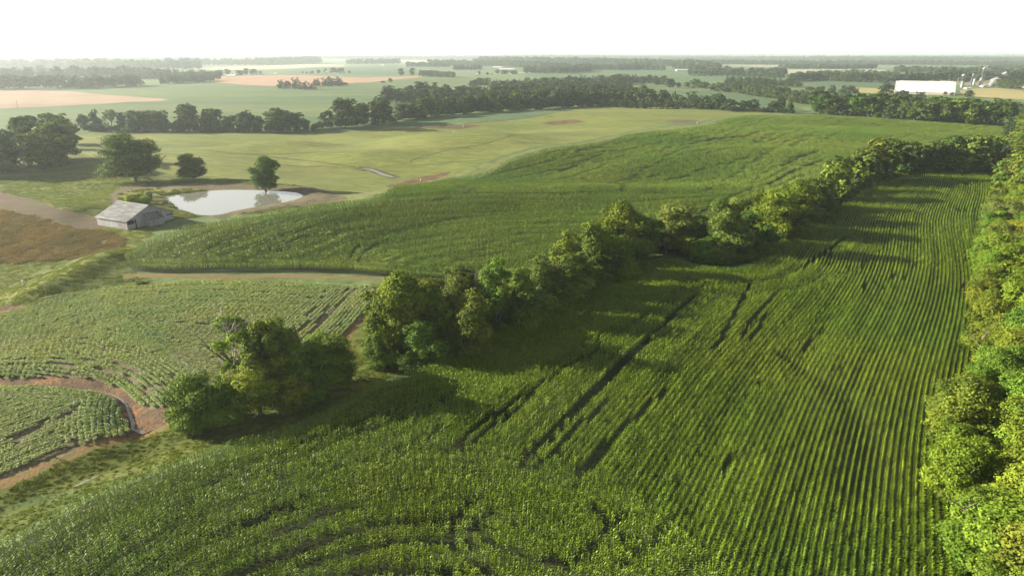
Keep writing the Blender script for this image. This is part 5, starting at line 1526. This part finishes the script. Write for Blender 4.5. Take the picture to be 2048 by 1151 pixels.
def tower(u, dist, vt, w, label, thick=.28):
    x, y, z, s_ = far_pt(u, dist)
    _, v0, _ = proj(x, y, z); h = (v0 - vt) * s_
    t = tag(empty("elevator_tower", (x, y, z)), label, "tower", "bins and towers of the grain elevator")
    q = MB(); c_ = w * s_ / 2
    for a, b_ in ((-1, -1), (1, -1), (1, 1), (-1, 1)): q.bar((a * c_, b_ * c_, -.5), (a * c_, b_ * c_, h), thick, 4)
    k = max(3, int(h / (2 * c_)))
    for i in range(k):
        z0, z1 = h * i / k, h * (i + 1) / k
        for (a, b_), (c2, d2) in (((-1, -1), (1, -1)), ((1, -1), (1, 1)), ((1, 1), (-1, 1)), ((-1, 1), (-1, -1))):
            q.bar((a * c_, b_ * c_, z0), (c2 * c_, d2 * c_, z1), thick * .6, 4); q.bar((a * c_, b_ * c_, z1), (c2 * c_, d2 * c_, z1), thick * .6, 4)
    q.build("lattice", STEEL, t)
    q = MB(); q.box(-c_ * 1.3, c_ * 1.3, -c_ * 1.3, c_ * 1.3, h, h + 2.2 * s_); q.cyl(0, 0, h + 2.2 * s_, h + 4 * s_, c_ * 1.2, c_ * .4, 12); q.build("head_house", PALESTEEL, t)
    q = MB(); q.box(-.5, .5, -.3, .3, 0, h); q.build("bucket_leg", STEEL, t)
    return (x, y, z + h, s_)
t1 = tower(1962, 1180, 140, 3.6, "tallest lattice tower of the grain elevator rising above the trees")
t2 = tower(1923, 1095, 153, 4.2, "shorter lattice tower with a rounded head beside the white shed")
t3 = tower(1942, 1150, 152, 1.6, "thin middle mast of the grain elevator between the two towers", .2)
def conveyor(p, q_, label, r=.55):
    m_ = MB(); m_.bar(p, q_, r, 6); o = m_.build("conveyor", STEEL); tag(o, label, "conveyor", "conveyors of the grain elevator")
def at3(u, v, dist):
    x, y, z, s_ = far_pt(u, dist); _, v0, _ = proj(x, y, z); return (x, y, z + (v0 - v) * s_)
conveyor(at3(1914, 156, 1095), at3(1941, 155.5, 1150), "level conveyor bridging from the short tower to the thin mast")
conveyor(at3(1914, 156, 1095), at3(1913, 166, 1090), "down spout beside the end of the white shed")
conveyor(at3(1962, 142.5, 1180), at3(2010, 143, 1330), "high level conveyor running from the tall tower to the largest bin")
conveyor(at3(1964, 155, 1180), at3(1992, 154, 1230), "lower conveyor running from the tall tower to the squat bin")
conveyor(at3(1961, 144, 1180), at3(1948, 158, 1170), "slanting spout from the tall tower down to the left hopper bin", .4)
conveyor(at3(1943, 153, 1150), at3(1937, 168, 1150), "slanting spout below the thin mast", .4)
def small_building(u, dist, wpx, hpx, dm, label, wall, roofm, roof_h=.45, rot=0.0, cat="building"):
    x, y, z, s_ = far_pt(u, dist)
    t = tag(empty("farm_building" if cat != "house" else "farmhouse", (x, y, z - .2), rot), label, cat)
    w, h = wpx * s_, hpx * s_
    hw = h * (1 - roof_h)
    q = MB(); q.prism([(-w / 2, -dm / 2, 0), (w / 2, -dm / 2, 0), (w / 2, dm / 2, 0), (-w / 2, dm / 2, 0)], [(-w / 2, -dm / 2, hw), (w / 2, -dm / 2, hw), (w / 2, dm / 2, hw), (-w / 2, dm / 2, hw)])
    q.quad((-w / 2, -dm / 2, hw), (-w / 2, dm / 2, hw), (-w / 2, 0, h)); q.quad((w / 2, -dm / 2, hw), (w / 2, dm / 2, hw), (w / 2, 0, h)); q.build("wall", wall, t)
    q = MB()
    for s2 in (-1, 1):
        q.prism([(-w / 2 - .4, s2 * (dm / 2 + .4), hw - .1), (w / 2 + .4, s2 * (dm / 2 + .4), hw - .1), (w / 2 + .4, 0, h + .02), (-w / 2 - .4, 0, h + .02)][::-s2], [(-w / 2 - .4, s2 * (dm / 2 + .4), hw + .15), (w / 2 + .4, s2 * (dm / 2 + .4), hw + .15), (w / 2 + .4, 0, h + .27), (-w / 2 - .4, 0, h + .27)][::-s2])
    q.build("roof", roofm, t)
    q = MB()
    n = max(1, int(w / 4))
    for i in range(n): q.box(-w / 2 + (i + .3) * w / n, -w / 2 + (i + .6) * w / n, -dm / 2 - .04, -dm / 2 - .01, hw * .25, hw * .75)
    q.build("door" if cat != "house" else "window", DARKIN, t)
WW = plain_mat("white_paint", (.5, .5, .49), (.56, .56, .55), 1, .6)
def dist_for(v): return CAM_H / math.tan(math.atan((v - 106.5) / FPX) if False else (PITCH - math.atan((575.5 - v) / FPX)))
small_building(463, dist_for(153), 18, 3.2, 14, "long low white farm building at the edge of the clay field", WW, WW)
small_building(474, dist_for(150.5), 10, 4.5, 10, "white farmhouse behind the long low building, between the trees", WW, GREYP, cat="house")
small_building(521, dist_for(150.3), 9, 3.5, 10, "small white shed right of the farmyard trees", WW, GREYP)
small_building(552, dist_for(148.5), 5, 2.2, 10, "tiny white shed alone in the pale field", WW, WW)
small_building(654, dist_for(147.5), 4, 5, 9, "narrow white house beside the small far homestead", WW, GREYP, cat="house")
small_building(765, dist_for(133.5), 6, 3.6, 14, "lone white barn on the far pale green field", WW, WW)
small_building(954, dist_for(151.5), 5, 4.2, 9, "white house with a pitched roof at the left end of the far trees", WW, GREYP, cat="house")
small_building(1013, dist_for(141), 30, 3, 20, "long pale shed behind the far trees near the picture middle", WW, WW)
small_building(995, dist_for(137.5), 18, 3.2, 20, "bright pale barn in the clearing above the long shed", WW, WW)
small_building(1365, dist_for(143.5), 26, 3.5, 20, "long grey roofed shed among the far woods", WW, GREYP)
small_building(1634, dist_for(133.5), 5, 3, 14, "tiny white house in the far right wood", WW, WW, cat="house")
small_building(1967, dist_for(174), 9, 3.6, 8, "low pale office hut at the foot of the tall tower", WW, GREYP)
small_building(1935, dist_for(178), 10, 3.0, 8, "low grey workshop between the short tower and the lone tree", GREYP, GREYP)
small_building(2046, dist_for(175), 8, 5, 10, "pinkish farmhouse right of the bins", CREAM, GREYP, cat="house")
small_building(335, dist_for(137), 8, 2, 14, "tiny pale barn in the far left woods", WW, WW)

# ------------------------------------------------------------------ small things in the fields
def post(u, v, hpx, label, r=.07, mat=WW, cat="marker post", kind="marker_post"):
    p, z = base_at(u, v); _, _, dep = proj(p[0], p[1], z); h = hpx * dep / FPX
    t = tag(empty(kind, (float(p[0]), float(p[1]), z)), label, cat)
    q = MB(); q.cyl(0, 0, -.3, h, r, r * .9, 8); q.build("pipe", mat, t)
    q = MB(); q.cyl(0, 0, h, h + r * .9, r * 1.35, r * .9, 8); q.build("cap", mat, t)
post(47, 570, 8, "white standpipe in the grass left of the mound", .16)
post(926, 255, 6, "white marker post at the bare gully in the yellow-green field", .12)
post(1394, 248, 5, "white marker post on the mud patch near the far wood", .12)
post(841, 361, 3, "white marker post at the clay edge of the hill corn", .18)
post(907, 267, 4, "white pipe beside the small puddle", .25)
def pole(u, v, hpx, label):
    p, z = base_at(u, v); _, _, dep = proj(p[0], p[1], z); h = hpx * dep / FPX
    t = tag(empty("utility_pole", (float(p[0]), float(p[1]), z), .3), label, "utility pole")
    q = MB(); q.cyl(0, 0, -1, h, .2, .13, 8); q.build("pole", BARK, t)
    q = MB(); q.box(-1.2, 1.2, -.07, .07, h - 1.0, h - .8); q.build("crossarm", BARK, t)
pole(36, 216, 15, "thin utility pole standing at the near edge of the stubble field")

# ------------------------------------------------------------------ the hazy air
m, nt, out = new_mat("haze")
vp_ = N(nt, "ShaderNodeVolumePrincipled")
vp_.inputs['Color'].default_value = (0.80, 0.90, 0.96, 1)
vp_.inputs['Density'].default_value = 0.000125
vp_.inputs['Anisotropy'].default_value = 0.5
nt.links.new(vp_.outputs[0], out.inputs['Volume'])
lowest = float(cz.min())
b = MB(); b.box(-60000, 60000, -400, 61000, lowest - 1.0, 62.0)
o = b.build("haze", m); o["kind"] = 'stuff'; o["label"] = "pale morning haze over the plain"
